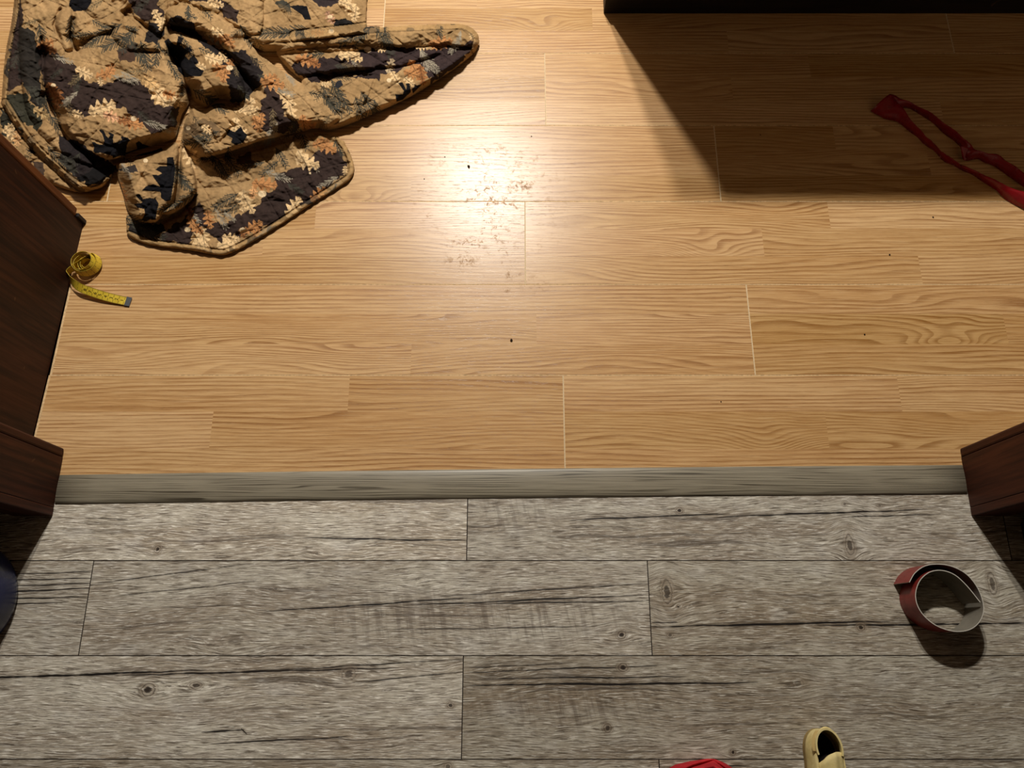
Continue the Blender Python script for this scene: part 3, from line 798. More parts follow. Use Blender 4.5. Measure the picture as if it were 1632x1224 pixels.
# ------------------------------------------------------------------ shoe and red cloth at the bottom edge
def shoe():
    CL = None
    g = G('pale_yellow_canvas')
    x, y, z = g.pos()
    n = g.noise(g.vec(x, y, z), 90.0, 4.0, 0.6); wv = g.noise(g.vec(x, y, z), 1400.0, 1.0)
    col = g.mix(g.ramp(n, 0.3, 0.7), c4(222, 204, 146), c4(206, 186, 124))
    g.bump(wv, 0.3, 0.0004)
    canvas = g.out(col, 0.85, 0.2)
    lining = plain('dark_shoe_lining', (26, 22, 22), 0.9, 0.1)
    inner = plain('yellow_inner_canvas', (176, 152, 84), 0.9, 0.1)
    heel = at(1317, 1166, 0.045)
    root = empty('canvas_shoe', (heel.x, heel.y - 0.1, 0))
    tag(root, 'pale yellow slip-on canvas shoe at the bottom edge, heel towards the threshold', 'shoe')
    ang = math.radians(-3)
    ca, sa = math.cos(ang), math.sin(ang)
    def W(u, v, z):     # u across, v from heel to toe
        return Vector((heel.x + u * ca - (-v) * sa * -1 * -1, heel.y - v * ca + u * sa * 0, z)) if False else Vector((heel.x + u * ca - v * sa, heel.y - u * -sa - v * ca, z))
    Ls = 0.225
    def half(v):        # half width of the outline at distance v from the heel
        t = max(0.0, min(1.0, v / Ls))
        return 0.0250 * (1 - (1 - min(t / 0.17, 1)) ** 2.2) ** 0.5 * (1 + 0.22 * math.sin(math.pi * max(0, t - 0.2) / 0.8)) * ((1 - max(0, (t - 0.72) / 0.28) ** 2.4) ** 0.5 if t > 0.72 else 1)
    def outline(n, off=0.0):
        pts = []
        for i in range(n):
            a = i / n * 2 * math.pi
            t = 0.5 - 0.5 * math.cos(a)
            v = t * Ls
            h = max(half(v) + off, 0.0008)
            pts.append(((h if a < math.pi else -h), v))
        return pts
    # sole
    N = 72
    ol = outline(N, 0.001)
    verts = [W(u, v, 0.001) for u, v in ol] + [W(u, v, 0.014) for u, v in ol]
    faces = [tuple(range(N)), tuple(range(2 * N - 1, N - 1, -1))] + [(i, N + i, N + (i + 1) % N, (i + 1) % N) for i in range(N)]
    mesh_obj('sole', verts, faces, [plain('tan_sole', (150, 128, 84), 0.9, 0.1)], root)
    # upper: wall that leans in towards the rim, open at the ankle
    rings = 7
    verts, faces = [], []
    OPEN = 0.050
    for r in range(rings):
        f = r / (rings - 1)
        for i in range(N):
            a = i / N * 2 * math.pi
            v = (0.5 - 0.5 * math.cos(a)) * Ls
            h = half(v)
            ht = 0.045 if v < OPEN + 0.02 else max(0.020, 0.045 - 0.2 * (v - OPEN - 0.02))
            z = 0.010 + (ht - 0.010) * f
            bulge = 1 + 0.05 * math.sin(math.pi * f) - 0.22 * f * f
            vv = v - 0.006 * f * f * max(0, 1 - v / 0.04) 
            verts.append(W((h if a < math.pi else -h) * bulge, vv, z))
    for r in range(rings - 1):
        for i in range(N):
            j = (i + 1) % N
            faces.append((r * N + i, r * N + j, (r + 1) * N + j, (r + 1) * N + i))
    up = mesh_obj('upper', verts, faces, [canvas, inner], root, smooth=True)
    md = up.modifiers.new('thick', 'SOLIDIFY'); md.thickness = 0.0022; md.offset = 0.0; md.material_offset = 0
    # dark insole seen through the opening
    ol2 = outline(48, -0.004)
    mesh_obj('insole', [W(u * 0.98, v * 0.96 + 0.004, 0.016) for u, v in ol2], [tuple(range(48))], [lining], root)
    # rim binding round the opening
    nb = 40
    cpts = []
    for i in range(nb):
        a = math.radians(-112 + 224 * i / (nb - 1))
        u = 0.0192 * math.sin(a) - 0.001; v = 0.0225 - 0.0265 * math.cos(a)
        cpts.append(W(u, v, 0.0465))
    ribbon('rim_binding', cpts, [(0, 0, 1)] * nb, [0.007] * nb, 0.0028, [canvas], root, side_mat=(0, 0, 0))
    # shading left of the rim, put in as a darker tan strip
    shade_pts = []
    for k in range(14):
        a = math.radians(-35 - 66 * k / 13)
        shade_pts.append(W(0.0218 * math.sin(a) - 0.001, 0.0225 - 0.0285 * math.cos(a), 0.0455))
    ribbon('rim_shade', shade_pts, [(0.85, 0, 0.5)] * 14, [0.0055] * 14, 0.0012, [plain('tan_rim_shade', (190, 164, 108), 0.9, 0.1)], root, side_mat=(0, 0, 0))
    # tongue and vamp: domed flap whose top edge slants across the opening
    nu, nv = 22, 26
    verts, faces = [], []
    for j in range(nv):
        t = j / (nv - 1)
        for i in range(nu):
            s = -1 + 2 * i / (nu - 1)
            v0 = 0.030 - 0.010 * s + 0.009 * s * s
            v = v0 + (Ls * 0.985 - v0) * t
            h = max(half(v) * (0.86 if t < .5 else 0.86 + 0.12 * (t - .5) * 2), 0.001)
            zc = 0.051 - 0.026 * max(0, t - 0.1) ** 1.1
            ze = max(0.018, 0.041 - 0.045 * t)
            z = zc - (zc - ze) * abs(s) ** 2.6 + 0.0012 * math.sin(s * 9 + t * 5) * (1 - t)
            verts.append(W(s * h, v, z))
    for j in range(nv - 1):
        for i in range(nu - 1):
            k = j * nu + i
            faces.append((k, k + nu, k + nu + 1, k + 1))
    tg = mesh_obj('tongue', verts, faces, [canvas], root, smooth=True)
    md = tg.modifiers.new('thick', 'SOLIDIFY'); md.thickness = 0.003; md.offset = 0.0
shoe()

def red_cloth():
    g = G('red_cloth')
    x, y, z = g.pos()
    n = g.noise(g.vec(x, y, z), 60.0, 3.0); t = g.noise(g.vec(x, y, z), 1500.0, 1.0)
    col = g.mix(g.ramp(n, 0.3, 0.7), c4(190, 44, 50), c4(160, 32, 40))
    g.bump(t, 0.3, 0.0004)
    mat = g.out(col, 0.85, 0.2)
    nx, ny = 90, 70
    verts, faces = [], []
    for j in range(ny):
        v = j / (ny - 1)
        for i in range(nx):
            u = i / (nx - 1)
            px = 1062 + 110 * u
            edge = np.interp(px, [1060, 1068, 1076, 1100, 1128, 1138, 1148, 1158, 1166, 1174], [1228, 1223, 1218.5, 1213, 1209, 1209.5, 1212.5, 1217.5, 1223, 1229])
            d = (v ** 1.3) * 150
            py = edge + d
            crease = np.interp(px, [1062, 1104, 1137, 1152, 1172], [1243, 1222, 1212.5, 1223, 1240])
            side = min(u, 1 - u) * 110
            prof = 0.018 * (1 - math.exp(-d / 5)) * (1 - math.exp(-side / 7)) + 0.02 * (1 - math.exp(-d / 60)) 
            cr = -0.012 * math.exp(-((py - crease) / 2.4) ** 2) + 0.008 * math.exp(-((py - crease - 7) / 5) ** 2)
            z = 0.0008 + prof + (cr if d > 1 else 0) * (1 - math.exp(-d / 2)) + 0.004 * math.sin(px * .11 + d * .06) * (1 - math.exp(-d / 10))
            if j == 0 or i in (0, nx - 1): z = 0.0008
            verts.append(at(px, py, max(z, 0.0008)))
    for j in range(ny - 1):
        for i in range(nx - 1):
            k = j * nx + i
            faces.append((k + nx, k + nx + 1, k + 1, k))
    o = mesh_obj('red_cloth', verts, faces, mat, None, smooth=True)
    tag(o, 'crumpled red cloth at the bottom edge, left of the yellow shoe', 'cloth')
red_cloth()

# ------------------------------------------------------------------ crumpled quilted blanket with a woodland print
def blanket():
    STEP = 0.8
    X0, X1, Y0, Y1 = -24.0, 776.0, -70.0, 414.0
    xs = np.arange(X0, X1, STEP); ys = np.arange(Y0, Y1, STEP)
    GX, GY = np.meshgrid(xs, ys)
    H_, W_ = GX.shape
    rs = np.random.RandomState(11)

    def vnoise(sx, sy, seed, ang=0.0, oct_=1):
        """smooth lattice noise in -1..1 with feature size sx, sy (photo px), turned by ang."""
        out = np.zeros_like(GX); amp, tot = 1.0, 0.0
        ca, sa = math.cos(math.radians(ang)), math.sin(math.radians(ang))
        U, V = GX * ca + GY * sa, -GX * sa + GY * ca
        r = np.random.RandomState(seed)
        for o in range(oct_):
            T = r.rand(256, 256) * 2 - 1
            u, v = U / sx * 2 ** o + 500, V / sy * 2 ** o + 500
            iu, iv = np.floor(u).astype(int), np.floor(v).astype(int)
            fu, fv = u - iu, v - iv
            fu, fv = fu * fu * fu * (fu * (fu * 6 - 15) + 10), fv * fv * fv * (fv * (fv * 6 - 15) + 10)
            a, b = T[iv % 256, iu % 256], T[iv % 256, (iu + 1) % 256]
            c, d = T[(iv + 1) % 256, iu % 256], T[(iv + 1) % 256, (iu + 1) % 256]
            out += amp * (a * (1 - fu) * (1 - fv) + b * fu * (1 - fv) + c * (1 - fu) * fv + d * fu * fv)
            tot += amp; amp *= 0.5
        return out / tot

    JX, JY = GX + 3.0 * vnoise(9, 9, 90) + 1.5 * vnoise(4, 4, 91), GY + 3.0 * vnoise(9, 9, 92) + 1.5 * vnoise(4, 4, 93)

    def bbox(pts, pad):
        p = np.array(pts)
        i0 = max(0, int((p[:, 1].min() - pad - Y0) / STEP)); i1 = min(H_, int((p[:, 1].max() + pad - Y0) / STEP) + 2)
        j0 = max(0, int((p[:, 0].min() - pad - X0) / STEP)); j1 = min(W_, int((p[:, 0].max() + pad - X0) / STEP) + 2)
        return slice(i0, max(i1, i0)), slice(j0, max(j1, j0))

    def inside(pts, sl, jag=False):
        x, y = (JX[sl], JY[sl]) if jag else (GX[sl], GY[sl])
        r = np.zeros(x.shape, bool)
        n = len(pts)
        for k in range(n):
            (ax, ay), (bx, by) = pts[k], pts[(k + 1) % n]
            if ay == by: continue
            c = ((ay > y) != (by > y)) & (x < (bx - ax) * (y - ay) / (by - ay) + ax)
            r ^= c
        return r

    def dist(pts, sl, closed=True):
        x, y = GX[sl], GY[sl]
        d = np.full(x.shape, 1e9); along = np.zeros(x.shape); s = 0.0
        n = len(pts)
        for k in range(n if closed else n - 1):
            (ax, ay), (bx, by) = pts[k], pts[(k + 1) % n]
            l2 = (bx - ax) ** 2 + (by - ay) ** 2
            t = np.clip(((x - ax) * (bx - ax) + (y - ay) * (by - ay)) / max(l2, 1e-6), 0, 1)
            q = (x - ax - t * (bx - ax)) ** 2 + (y - ay - t * (by - ay)) ** 2
            m = q < d
            d[m] = q[m]; along[m] = (s + t * math.sqrt(l2))[m]
            s += math.sqrt(l2)
        return np.sqrt(d), along

    def smooth_poly(pts, n=8):
        P = [np.array(p, float) for p in pts]; m = len(P); out = []
        for k in range(m):
            a, b, c, d = P[k - 1], P[k], P[(k + 1) % m], P[(k + 2) % m]
            for i in range(n):
                t = i / n
                out.append(tuple(0.5 * ((2 * b) + (c - a) * t + (2 * a - 5 * b + 4 * c - d) * t * t + (3 * b - a - 3 * c + d) * t ** 3)))
        return out

    # ---- cushions of cloth: outline (photo px), base height, dome, rounding
    Z = np.full(GX.shape, -1.0)
    LAYER = np.zeros(GX.shape, int)
    def puff(pts, base, dome, rad, slope=(0, 0), n=4):
        pts = smooth_poly(pts, n)
        sl = bbox(pts, 2)
        ins = inside(pts, sl); d, _ = dist(pts, sl)
        q = np.clip(d / rad, 0, 1)
        p = np.array(pts).mean(0)
        z = base + 0.8 * dome * np.sqrt(np.clip(1 - (1 - q) ** 2, 0, 1)) + slope[0] * (GX[sl] - p[0]) + slope[1] * (GY[sl] - p[1])
        z = np.where(ins, z, -1.0)
        up = z > Z[sl]
        Z[sl] = np.where(up, z, Z[sl])
        puff.k += 1
        LAYER[sl] = np.where(up, puff.k, LAYER[sl])
    puff.k = 0

    FLAP = [(204, 338), (201, 356), (206, 378), (240, 391), (300, 399), (340, 406), (362, 406), (400, 388), (450, 357), (500, 324), (545, 296), (560, 284), (565, 268), (560, 248), (552, 232), (544, 222), (505, 212), (400, 225), (300, 250), (230, 310)]
    TONGUE = [(360, 50), (430, 58), (500, 56), (560, 48), (600, 43), (660, 40), (710, 38), (740, 39), (757, 48), (764, 62), (760, 78), (742, 97), (716, 116), (690, 133), (650, 157), (600, 180), (560, 197), (520, 209), (470, 214), (400, 226), (330, 246), (290, 250)]
    puff(FLAP, 0.0, 0.010, 7)
    puff([(380, -90), (586, -90), (585, 0), (584, 30), (580, 54), (520, 62), (440, 62), (380, 45)], 0.004, 0.012, 10)
    puff([(24, -90), (400, -90), (410, 40), (330, 80), (250, 90), (120, 90), (40, 70), (28, 0)], 0.006, 0.022, 20)
    puff([(30, -90), (20, 20), (9, 80), (4, 130), (3, 180), (20, 200), (44, 190), (46, 120), (40, 60), (44, -90)], 0.004, 0.020, 12)
    puff([(2, 160), (-8, 195), (5, 232), (30, 262), (60, 284), (96, 299), (126, 307), (150, 303), (170, 292), (184, 270), (200, 245), (150, 200), (60, 180), (20, 150)], 0.002, 0.018, 9)
    puff([(4, 160), (30, 165), (80, 215), (130, 255), (165, 275), (172, 290), (160, 300), (140, 304), (118, 296), (88, 268), (50, 232), (18, 190)], 0.016, 0.020, 9)
    puff([(34, 10), (52, 20), (66, 70), (72, 130), (80, 180), (110, 225), (150, 262), (120, 258), (80, 235), (46, 190), (34, 130), (30, 70)], 0.020, 0.026, 13)
    puff([(28, -90), (120, -90), (132, -20), (120, 10), (100, 22), (90, 44), (100, 60), (70, 84), (50, 72), (34, 40), (28, 0)], 0.026, 0.018, 14)
    puff([(92, 18), (112, 12), (116, 30), (110, 56), (116, 76), (104, 84), (92, 62), (88, 38)], 0.034, 0.022, 10)
    puff([(110, 20), (130, -90), (240, -90), (226, 0), (200, 14), (196, 30), (175, 50), (140, 62), (116, 62)], 0.026, 0.022, 16)
    puff([(196, -90), (270, -90), (268, 10), (262, 40), (252, 54), (232, 40), (208, 14)], 0.026, 0.018, 12)
    puff([(270, -90), (400, -90), (420, 30), (404, 56), (372, 40), (330, 16), (290, 6), (268, 8)], 0.018, 0.016, 14)
    puff([(282, 40), (330, 46), (352, 62), (380, 84), (420, 118), (460, 150), (440, 175), (400, 180), (370, 150), (350, 96), (310, 66)], 0.018, 0.012, 10)
    puff([(178, 58), (196, 30), (214, 30), (240, 54), (262, 66), (268, 78), (262, 84), (230, 82), (200, 84)], 0.040, 0.020, 14)
    # big smooth pillow at the left
    puff([(72, 80), (92, 66), (120, 84), (150, 60), (178, 58), (205, 72), (240, 84), (262, 72), (280, 92), (292, 112), (302, 146), (301, 166), (290, 184), (284, 208), (276, 222), (240, 234), (212, 242), (190, 251), (168, 254), (142, 244), (112, 222), (92, 192), (74, 152), (68, 112)], 0.034, 0.034, 34)
    # pocket with the bears
    puff([(186, 268), (194, 258), (214, 248), (250, 238), (278, 226), (287, 240), (284, 280), (282, 318), (262, 338), (248, 354), (222, 352), (204, 336), (195, 304), (188, 284)], 0.030, 0.030, 17)
    puff([(288, 226), (296, 240), (308, 270), (313, 296), (311, 308), (302, 322), (286, 334), (270, 342), (256, 338), (276, 318), (281, 284), (284, 250)], 0.026, 0.030, 12)
    # hump with the climbing bear
    puff([(266, 66), (276, 54), (294, 58), (330, 70), (352, 84), (372, 100), (384, 122), (390, 148), (378, 166), (352, 158), (330, 170), (318, 168), (306, 158), (300, 138), (290, 110), (280, 90)], 0.044, 0.032, 18)
    # long rolled ridge running down to the tongue
    puff([(264, 22), (272, 13), (290, 12), (312, 19), (342, 26), (366, 42), (392, 62), (420, 90), (452, 114), (486, 136), (520, 160), (546, 184), (536, 198), (510, 205), (480, 203), (450, 184), (420, 158), (398, 134), (378, 100), (352, 72), (330, 52), (300, 45), (272, 38)], 0.032, 0.030, 20, (-0.00008, -0.00005))
    puff([(304, 166), (322, 176), (346, 164), (378, 168), (396, 156), (424, 136), (452, 150), (478, 180), (500, 202), (470, 213), (420, 223), (380, 237), (334, 250), (312, 248), (296, 236), (288, 218), (294, 200), (300, 184)], 0.038, 0.026, 16)
    puff([(294, 184), (310, 178), (330, 184), (332, 196), (314, 206), (298, 220), (292, 210)], 0.052, 0.014, 8)
    puff([(330, 190), (356, 180), (386, 186), (400, 214), (392, 232), (356, 236), (330, 228), (318, 212)], 0.046, 0.018, 14)
    # tongue: upper roll, valley, lower roll
    puff([(400, 62), (470, 60), (560, 50), (610, 43), (700, 38), (740, 39), (758, 49), (764, 63), (756, 76), (700, 72), (640, 76), (560, 72), (480, 78), (420, 82)], 0.018, 0.022, 11)
    puff([(440, 74), (560, 68), (700, 66), (758, 66), (752, 86), (700, 110), (640, 122), (560, 140), (490, 134)], 0.012, 0.012, 12)
    puff([(480, 128), (512, 130), (548, 120), (590, 118), (625, 110), (660, 98), (700, 88), (740, 78), (761, 70), (758, 82), (742, 97), (716, 116), (690, 133), (650, 157), (600, 180), (560, 197), (524, 208), (500, 196)], 0.012, 0.022, 16)
    puff([(505, 112), (530, 104), (560, 102), (590, 104), (596, 110), (560, 114), (525, 120)], 0.030, 0.010, 6)
    # thin folded edge lying over the tongue's root
    puff([(400, 58), (470, 57), (560, 46), (600, 41), (604, 47), (560, 56), (480, 66), (404, 68)], 0.030, 0.014, 6)

    MASK = Z > -0.5
    # distance to the outer rim by erosion, for the rounded border
    D = np.where(MASK, 99.0, 0.0)
    D[0, :] = np.where(MASK[0], 99, 0)
    for _ in range(26):
        P = np.pad(D, 1, mode='edge')
        s_ = STEP
        D = np.minimum.reduce([D, P[:-2, 1:-1] + s_, P[2:, 1:-1] + s_, P[1:-1, :-2] + s_, P[1:-1, 2:] + s_,
                               P[:-2, :-2] + 1.414 * s_, P[:-2, 2:] + 1.414 * s_, P[2:, :-2] + 1.414 * s_, P[2:, 2:] + 1.414 * s_])
    CAP = 0.011 * np.sqrt(np.clip(1 - (1 - np.clip(D / 4.0, 0, 1)) ** 2, 0, 1)) + np.clip(D - 2.5, 0, None) * 0.0026
    Z = np.where(MASK, np.minimum(Z, CAP), Z)

    def blur(A, r):
        k = np.exp(-0.5 * (np.arange(-3 * r, 3 * r + 1) / r) ** 2); k /= k.sum()
        m = MASK.astype(float); B = np.where(MASK, A, 0)
        for ax in (0, 1):
            B = np.apply_along_axis(lambda v: np.convolve(v, k, 'same'), ax, B)
            m = np.apply_along_axis(lambda v: np.convolve(v, k, 'same'), ax, m)
        return np.where(MASK, B / np.maximum(m, 1e-6), A)
    SHARP = Z.copy()
    Z = 0.6 * SHARP + 0.4 * blur(Z, 2)

    # quilting: stitched diamonds that puff up between the lines; each fold carries its own direction
    ph = (LAYER * 17.3) % 50; an = np.radians(((LAYER * 47) % 50) - 25.0)
    WX, WY = GX + 7 * vnoise(60, 60, 3), GY + 7 * vnoise(60, 60, 4)
    U = WX * np.cos(an) + WY * np.sin(an) + ph; V = -WX * np.sin(an) + WY * np.cos(an) + ph * .7
    qa, qb = (U * 0.62 + V) / 44.0, (U * 0.62 - V) / 44.0
    ta, tb = np.abs(qa - np.round(qa)), np.abs(qb - np.round(qb))
    quilt = np.minimum(np.sqrt(np.clip(ta, 0, 1) * 2), 1) * np.minimum(np.sqrt(np.clip(tb, 0, 1) * 2), 1)
    stitch = np.minimum(ta, tb) * 44.0 / 1.18
    fade = np.clip((D - 2) / 8, 0, 1)
    Z = Z + fade * (0.0046 * (quilt - 0.5) - 0.0008 * np.exp(-(stitch / 1.3) ** 2))
    # wrinkles: long soft ones, short puckers, and drag lines running to the tight knot in the middle
    Z = Z + fade * (0.0046 * vnoise(60, 22, 21, -30, 2) + 0.0048 * (0.3 - np.abs(vnoise(30, 12, 22, 25, 2))) + 0.0018 * vnoise(10, 5, 23, -20, 2) + 0.0036 * (0.3 - np.abs(vnoise(44, 14, 24, 70, 2))))
    Z = Z + fade * 0.0011 * (0.4 - np.abs(vnoise(13, 7, 29, 40, 1)))
    for (pts, depth, wd) in (
        ([(272, 78), (288, 110), (302, 150), (306, 168)], 0.022, 5), ([(306, 166), (291, 196), (287, 232), (285, 290), (278, 322)], 0.024, 4.5),
        ([(180, 258), (232, 246), (286, 224)], 0.016, 5), ([(292, 236), (330, 252), (400, 238), (470, 218), (545, 204)], 0.014, 5),
        ([(270, 44), (320, 56), (352, 76), (384, 116), (420, 150)], 0.014, 6), ([(118, 30), (112, 60), (126, 84)], 0.010, 5), ([(66, 60), (72, 140), (96, 200), (150, 260)], 0.012, 4),
        ([(200, 340), (250, 358), (286, 340), (312, 312)], 0.010, 4), ([(320, 200), (352, 182), (372, 200), (352, 226)], 0.008, 4), ([(480, 124), (560, 112), (640, 108), (700, 88)], 0.010, 5),
        ([(420, 88), (500, 84), (600, 80)], 0.006, 4), ([(96, 16), (86, 40), (96, 62)], 0.010, 4), ([(196, 20), (238, 60), (258, 64)], 0.010, 5), ([(334, 206), (346, 228)], 0.006, 3),
        ([(180, 130), (235, 150), (290, 152)], 0.004, 6), ([(90, 215), (150, 236), (210, 236)], 0.004, 6), ([(206, 250), (238, 300), (240, 340)], 0.004, 5), ([(600, 120), (590, 150), (575, 180)], 0.005, 4), ([(500, 140), (530, 170)], 0.005, 5), ([(430, 150), (470, 200)], 0.006, 6)):
        sl = bbox(pts, wd * 4)
        d, _ = dist(pts, sl, False)
        Z[sl] -= depth * np.exp(-(d / (wd * 0.72)) ** 2) * np.clip(D[sl] / 6, 0, 1)

    # bound edge (hem): gathered piping along the visible borders
    HEM = np.zeros(GX.shape, bool)
    SEAM_ = np.zeros(GX.shape, bool)
    def hem(pts, width, n=6):
        P = [np.array(p, float) for p in pts]
        pts = [tuple(q) for q in spline(pts, n * len(pts))]
        sl = bbox(pts, width + 2)
        d, al = dist(pts, sl, False)
        m = (d < width) & MASK[sl]
        HEM[sl] |= m
        SEAM_[sl] |= (np.abs(d - width) < 0.9) & MASK[sl]
        bump_ = np.where(m, np.sqrt(np.clip(1 - (2 * d / width - 1) ** 2, 0, 1)), 0)
        pk = 0.5 + 0.5 * np.sin(al / 2.6 + 2.2 * np.sin(al / 17.0))
        Z[sl] += bump_ * (0.0022 + 0.0014 * pk) - np.where(np.abs(d - width) < 1.6, 0.0022, 0)
    hem([(206, 378), (240, 391), (300, 399), (340, 406), (362, 406), (400, 388), (450, 357), (500, 324), (545, 296), (560, 284), (565, 268), (560, 248), (552, 232), (544, 222)], 9)
    hem([(470, 58), (560, 48), (600, 43), (660, 40), (710, 38), (740, 39), (757, 48), (764, 62), (760, 78)], 9)
    hem([(24, -10), (20, 20), (9, 80), (4, 130), (1, 165)], 9)
    hem([(8, 164), (44, 220), (80, 258), (116, 290), (140, 302), (160, 299), (172, 288)], 6)
    Z = np.maximum(Z, 0.0012)

    # ------------------------------------------------ the printed cloth
    tan1, tan2, tan3 = np.array(lin((172, 139, 97))), np.array(lin((152, 121, 82))), np.array(lin((134, 108, 72)))
    n1, n2 = vnoise(46, 46, 31, 0, 3), vnoise(14, 14, 32, 0, 3)
    m1 = np.clip(n1 * 1.3 + 0.5, 0, 1)[..., None]; m2 = np.clip(n2 + 0.35, 0, 1)[..., None] * 0.5
    C = tan1 * (1 - m1) + tan2 * m1; C = C * (1 - m2) + tan3 * m2
    def put(m, sl, col, a=1.0):
        C[sl] = np.where(m[..., None], C[sl] * (1 - a) + np.array(lin(col)) * a, C[sl])
    def poly(pts, col, jag=False, a=1.0, sm=0):
        if sm: pts = smooth_poly(pts, sm)
        sl = bbox(pts, 6); put(inside(pts, sl, jag), sl, col, a)
    def zp(x0, y0, k, pts): return [(x0 + a / k, y0 + b / k) for a, b in pts]
    BROWN, BLACK = (54, 42, 38), (21, 20, 23)
    CREAM, ORANGE, RUST, ACORN = (220, 186, 138), (182, 128, 80), (146, 96, 58), (224, 198, 158)
    PINE, PALE = (62, 60, 52), (146, 136, 118)

    # dark brown grounds
    poly([(58, 84), (72, 76), (100, 92), (122, 106), (140, 130), (165, 133), (190, 124), (215, 128), (236, 140), (245, 165), (270, 165), (286, 172), (280, 204), (240, 212), (215, 192), (200, 172), (180, 170), (150, 182), (128, 186), (108, 170), (96, 160), (72, 142), (62, 112)], BROWN, True)
    poly([(24, -80), (34, 0), (36, 40), (34, 100), (34, 134), (18, 144), (8, 140), (8, 90), (20, 30)], BROWN, True)
    poly([(30, 40), (52, 50), (62, 80), (64, 150), (72, 175), (60, 180), (46, 150), (28, 120)], (44, 40, 36), True)
    poly([(92, 216), (120, 224), (160, 250), (180, 262), (172, 290), (150, 296), (122, 284), (96, 254)], (40, 34, 34), True)
    poly([(10, 150), (40, 150), (66, 190), (60, 210), (30, 190), (8, 180)], (52, 50, 40), True)
    poly([(0, 170), (20, 190), (40, 215), (30, 222), (4, 214)], (50, 48, 40), True)
    poly(zp(0, 160, 7.2, [(340, 690), (500, 720), (520, 830), (480, 900), (420, 800)]), (70, 56, 46), True)
    poly(zp(180, 0, 6.12, [(100, -200), (420, -200), (430, 20), (500, 100), (520, 180), (480, 230), (390, 200), (310, 220), (250, 150), (170, 60)]), BROWN, True)
    poly(zp(180, 0, 6.12, [(350, 210), (500, 260), (500, 330), (420, 440), (320, 400), (330, 330)]), (36, 32, 32), True)
    poly(zp(180, 0, 6.12, [(540, 190), (600, 160), (780, 200), (820, 300), (900, 400), (1060, 480), (1224, 560), (1224, 980), (1150, 900), (1160, 760), (1060, 570), (900, 470), (800, 360), (560, 290)]), (34, 30, 30), True)
    poly(zp(180, 0, 6.12, [(740, 20), (900, 0), (1000, 80), (1120, 170), (1224, 250), (1224, 120), (1060, 10), (900, -300), (740, -300)]), BROWN, True)
    poly(zp(180, 0, 6.12, [(20, 480), (230, 430), (250, 520), (220, 600), (80, 600)]), (70, 52, 42), True)
    poly(zp(360, 0, 6.12, [(-40, 470), (60, 480), (180, 500), (300, 560), (350, 700), (340, 820), (200, 960), (60, 1000), (40, 860), (-40, 640)]), (38, 33, 33), True)
    poly(zp(360, 0, 6.12, [(380, 830), (460, 830), (500, 900), (580, 950), (600, 1060), (570, 1150), (690, 1180), (700, 1260), (560, 1300), (380, 1290), (270, 1240), (330, 1080), (370, 950)]), BROWN, True)
    poly(zp(360, 0, 6.12, [(640, 640), (720, 590), (1000, 560), (1100, 540), (1300, 500), (1500, 465), (1500, 790), (1200, 730), (1100, 760), (900, 810), (700, 730)]), (48, 38, 37), True)
    poly(zp(560, 20, 6.118, [(-20, 430), (190, 350), (500, 335), (750, 355), (950, 330), (1100, 310), (1180, 250), (1225, 300), (1150, 400), (1000, 500), (860, 620), (760, 640), (690, 560), (560, 500), (470, 580), (330, 590), (100, 580), (-20, 610)]), (56, 44, 43), True)
    poly(zp(560, 20, 6.118, [(830, 560), (1000, 480), (1100, 400), (1100, 450), (950, 570), (830, 660), (740, 720)]), (50, 40, 40), True)
    poly(zp(380, 180, 5.1, [(600, 340), (680, 295), (800, 300), (850, 340), (880, 430), (860, 500), (780, 560), (720, 650), (640, 730), (540, 750), (480, 800), (380, 870), (200, 930), (60, 990), (-20, 1010), (0, 880), (60, 790), (140, 760), (230, 650), (330, 590), (280, 540), (380, 470), (520, 440)]), BROWN, True)
    poly(zp(180, 180, 5.1, [(390, 990), (590, 850), (640, 780), (720, 720), (790, 860), (900, 900), (1000, 840), (1130, 770), (1130, 950), (1030, 980), (900, 1060), (820, 1020), (760, 990), (700, 980), (620, 1080), (500, 1050), (400, 1030)]), BROWN, True)
    poly(zp(180, 180, 5.1, [(100, 900), (390, 900), (420, 960), (330, 1010), (150, 980)]), (42, 38, 36), True)
    poly(zp(180, 180, 5.1, [(1000, 380), (1130, 325), (1130, 420), (1080, 420)]), (84, 58, 48), True)
    poly(zp(380, 180, 5.1, [(0, 350), (90, 330), (90, 420), (20, 420)]), (84, 58, 48), True)
    poly(zp(180, 180, 5.1, [(20, 440), (160, 430), (200, 480), (100, 490)]), (50, 44, 42), True)
    poly(zp(180, 180, 5.1, [(560, 120), (700, 60), (800, 60), (880, 130), (860, 200), (780, 160), (690, 190), (640, 220)]), (62, 50, 42), True, 0.6)
    poly(zp(360, 0, 6.12, [(470, -20), (830, -20), (900, 60), (1010, 70), (1100, 30), (1040, -60), (470, -60)]), (50, 42, 42), True)
    poly(zp(360, 0, 6.12, [(500, 0), (620, 40), (640, 100), (560, 90), (480, 40)]), PINE, True)
    poly(zp(360, 0, 6.12, [(1040, 200), (1180, 190), (1250, 230), (1360, 240), (1469, 260), (1250, 310), (1100, 345), (1040, 290)]), (30, 28, 28), True)

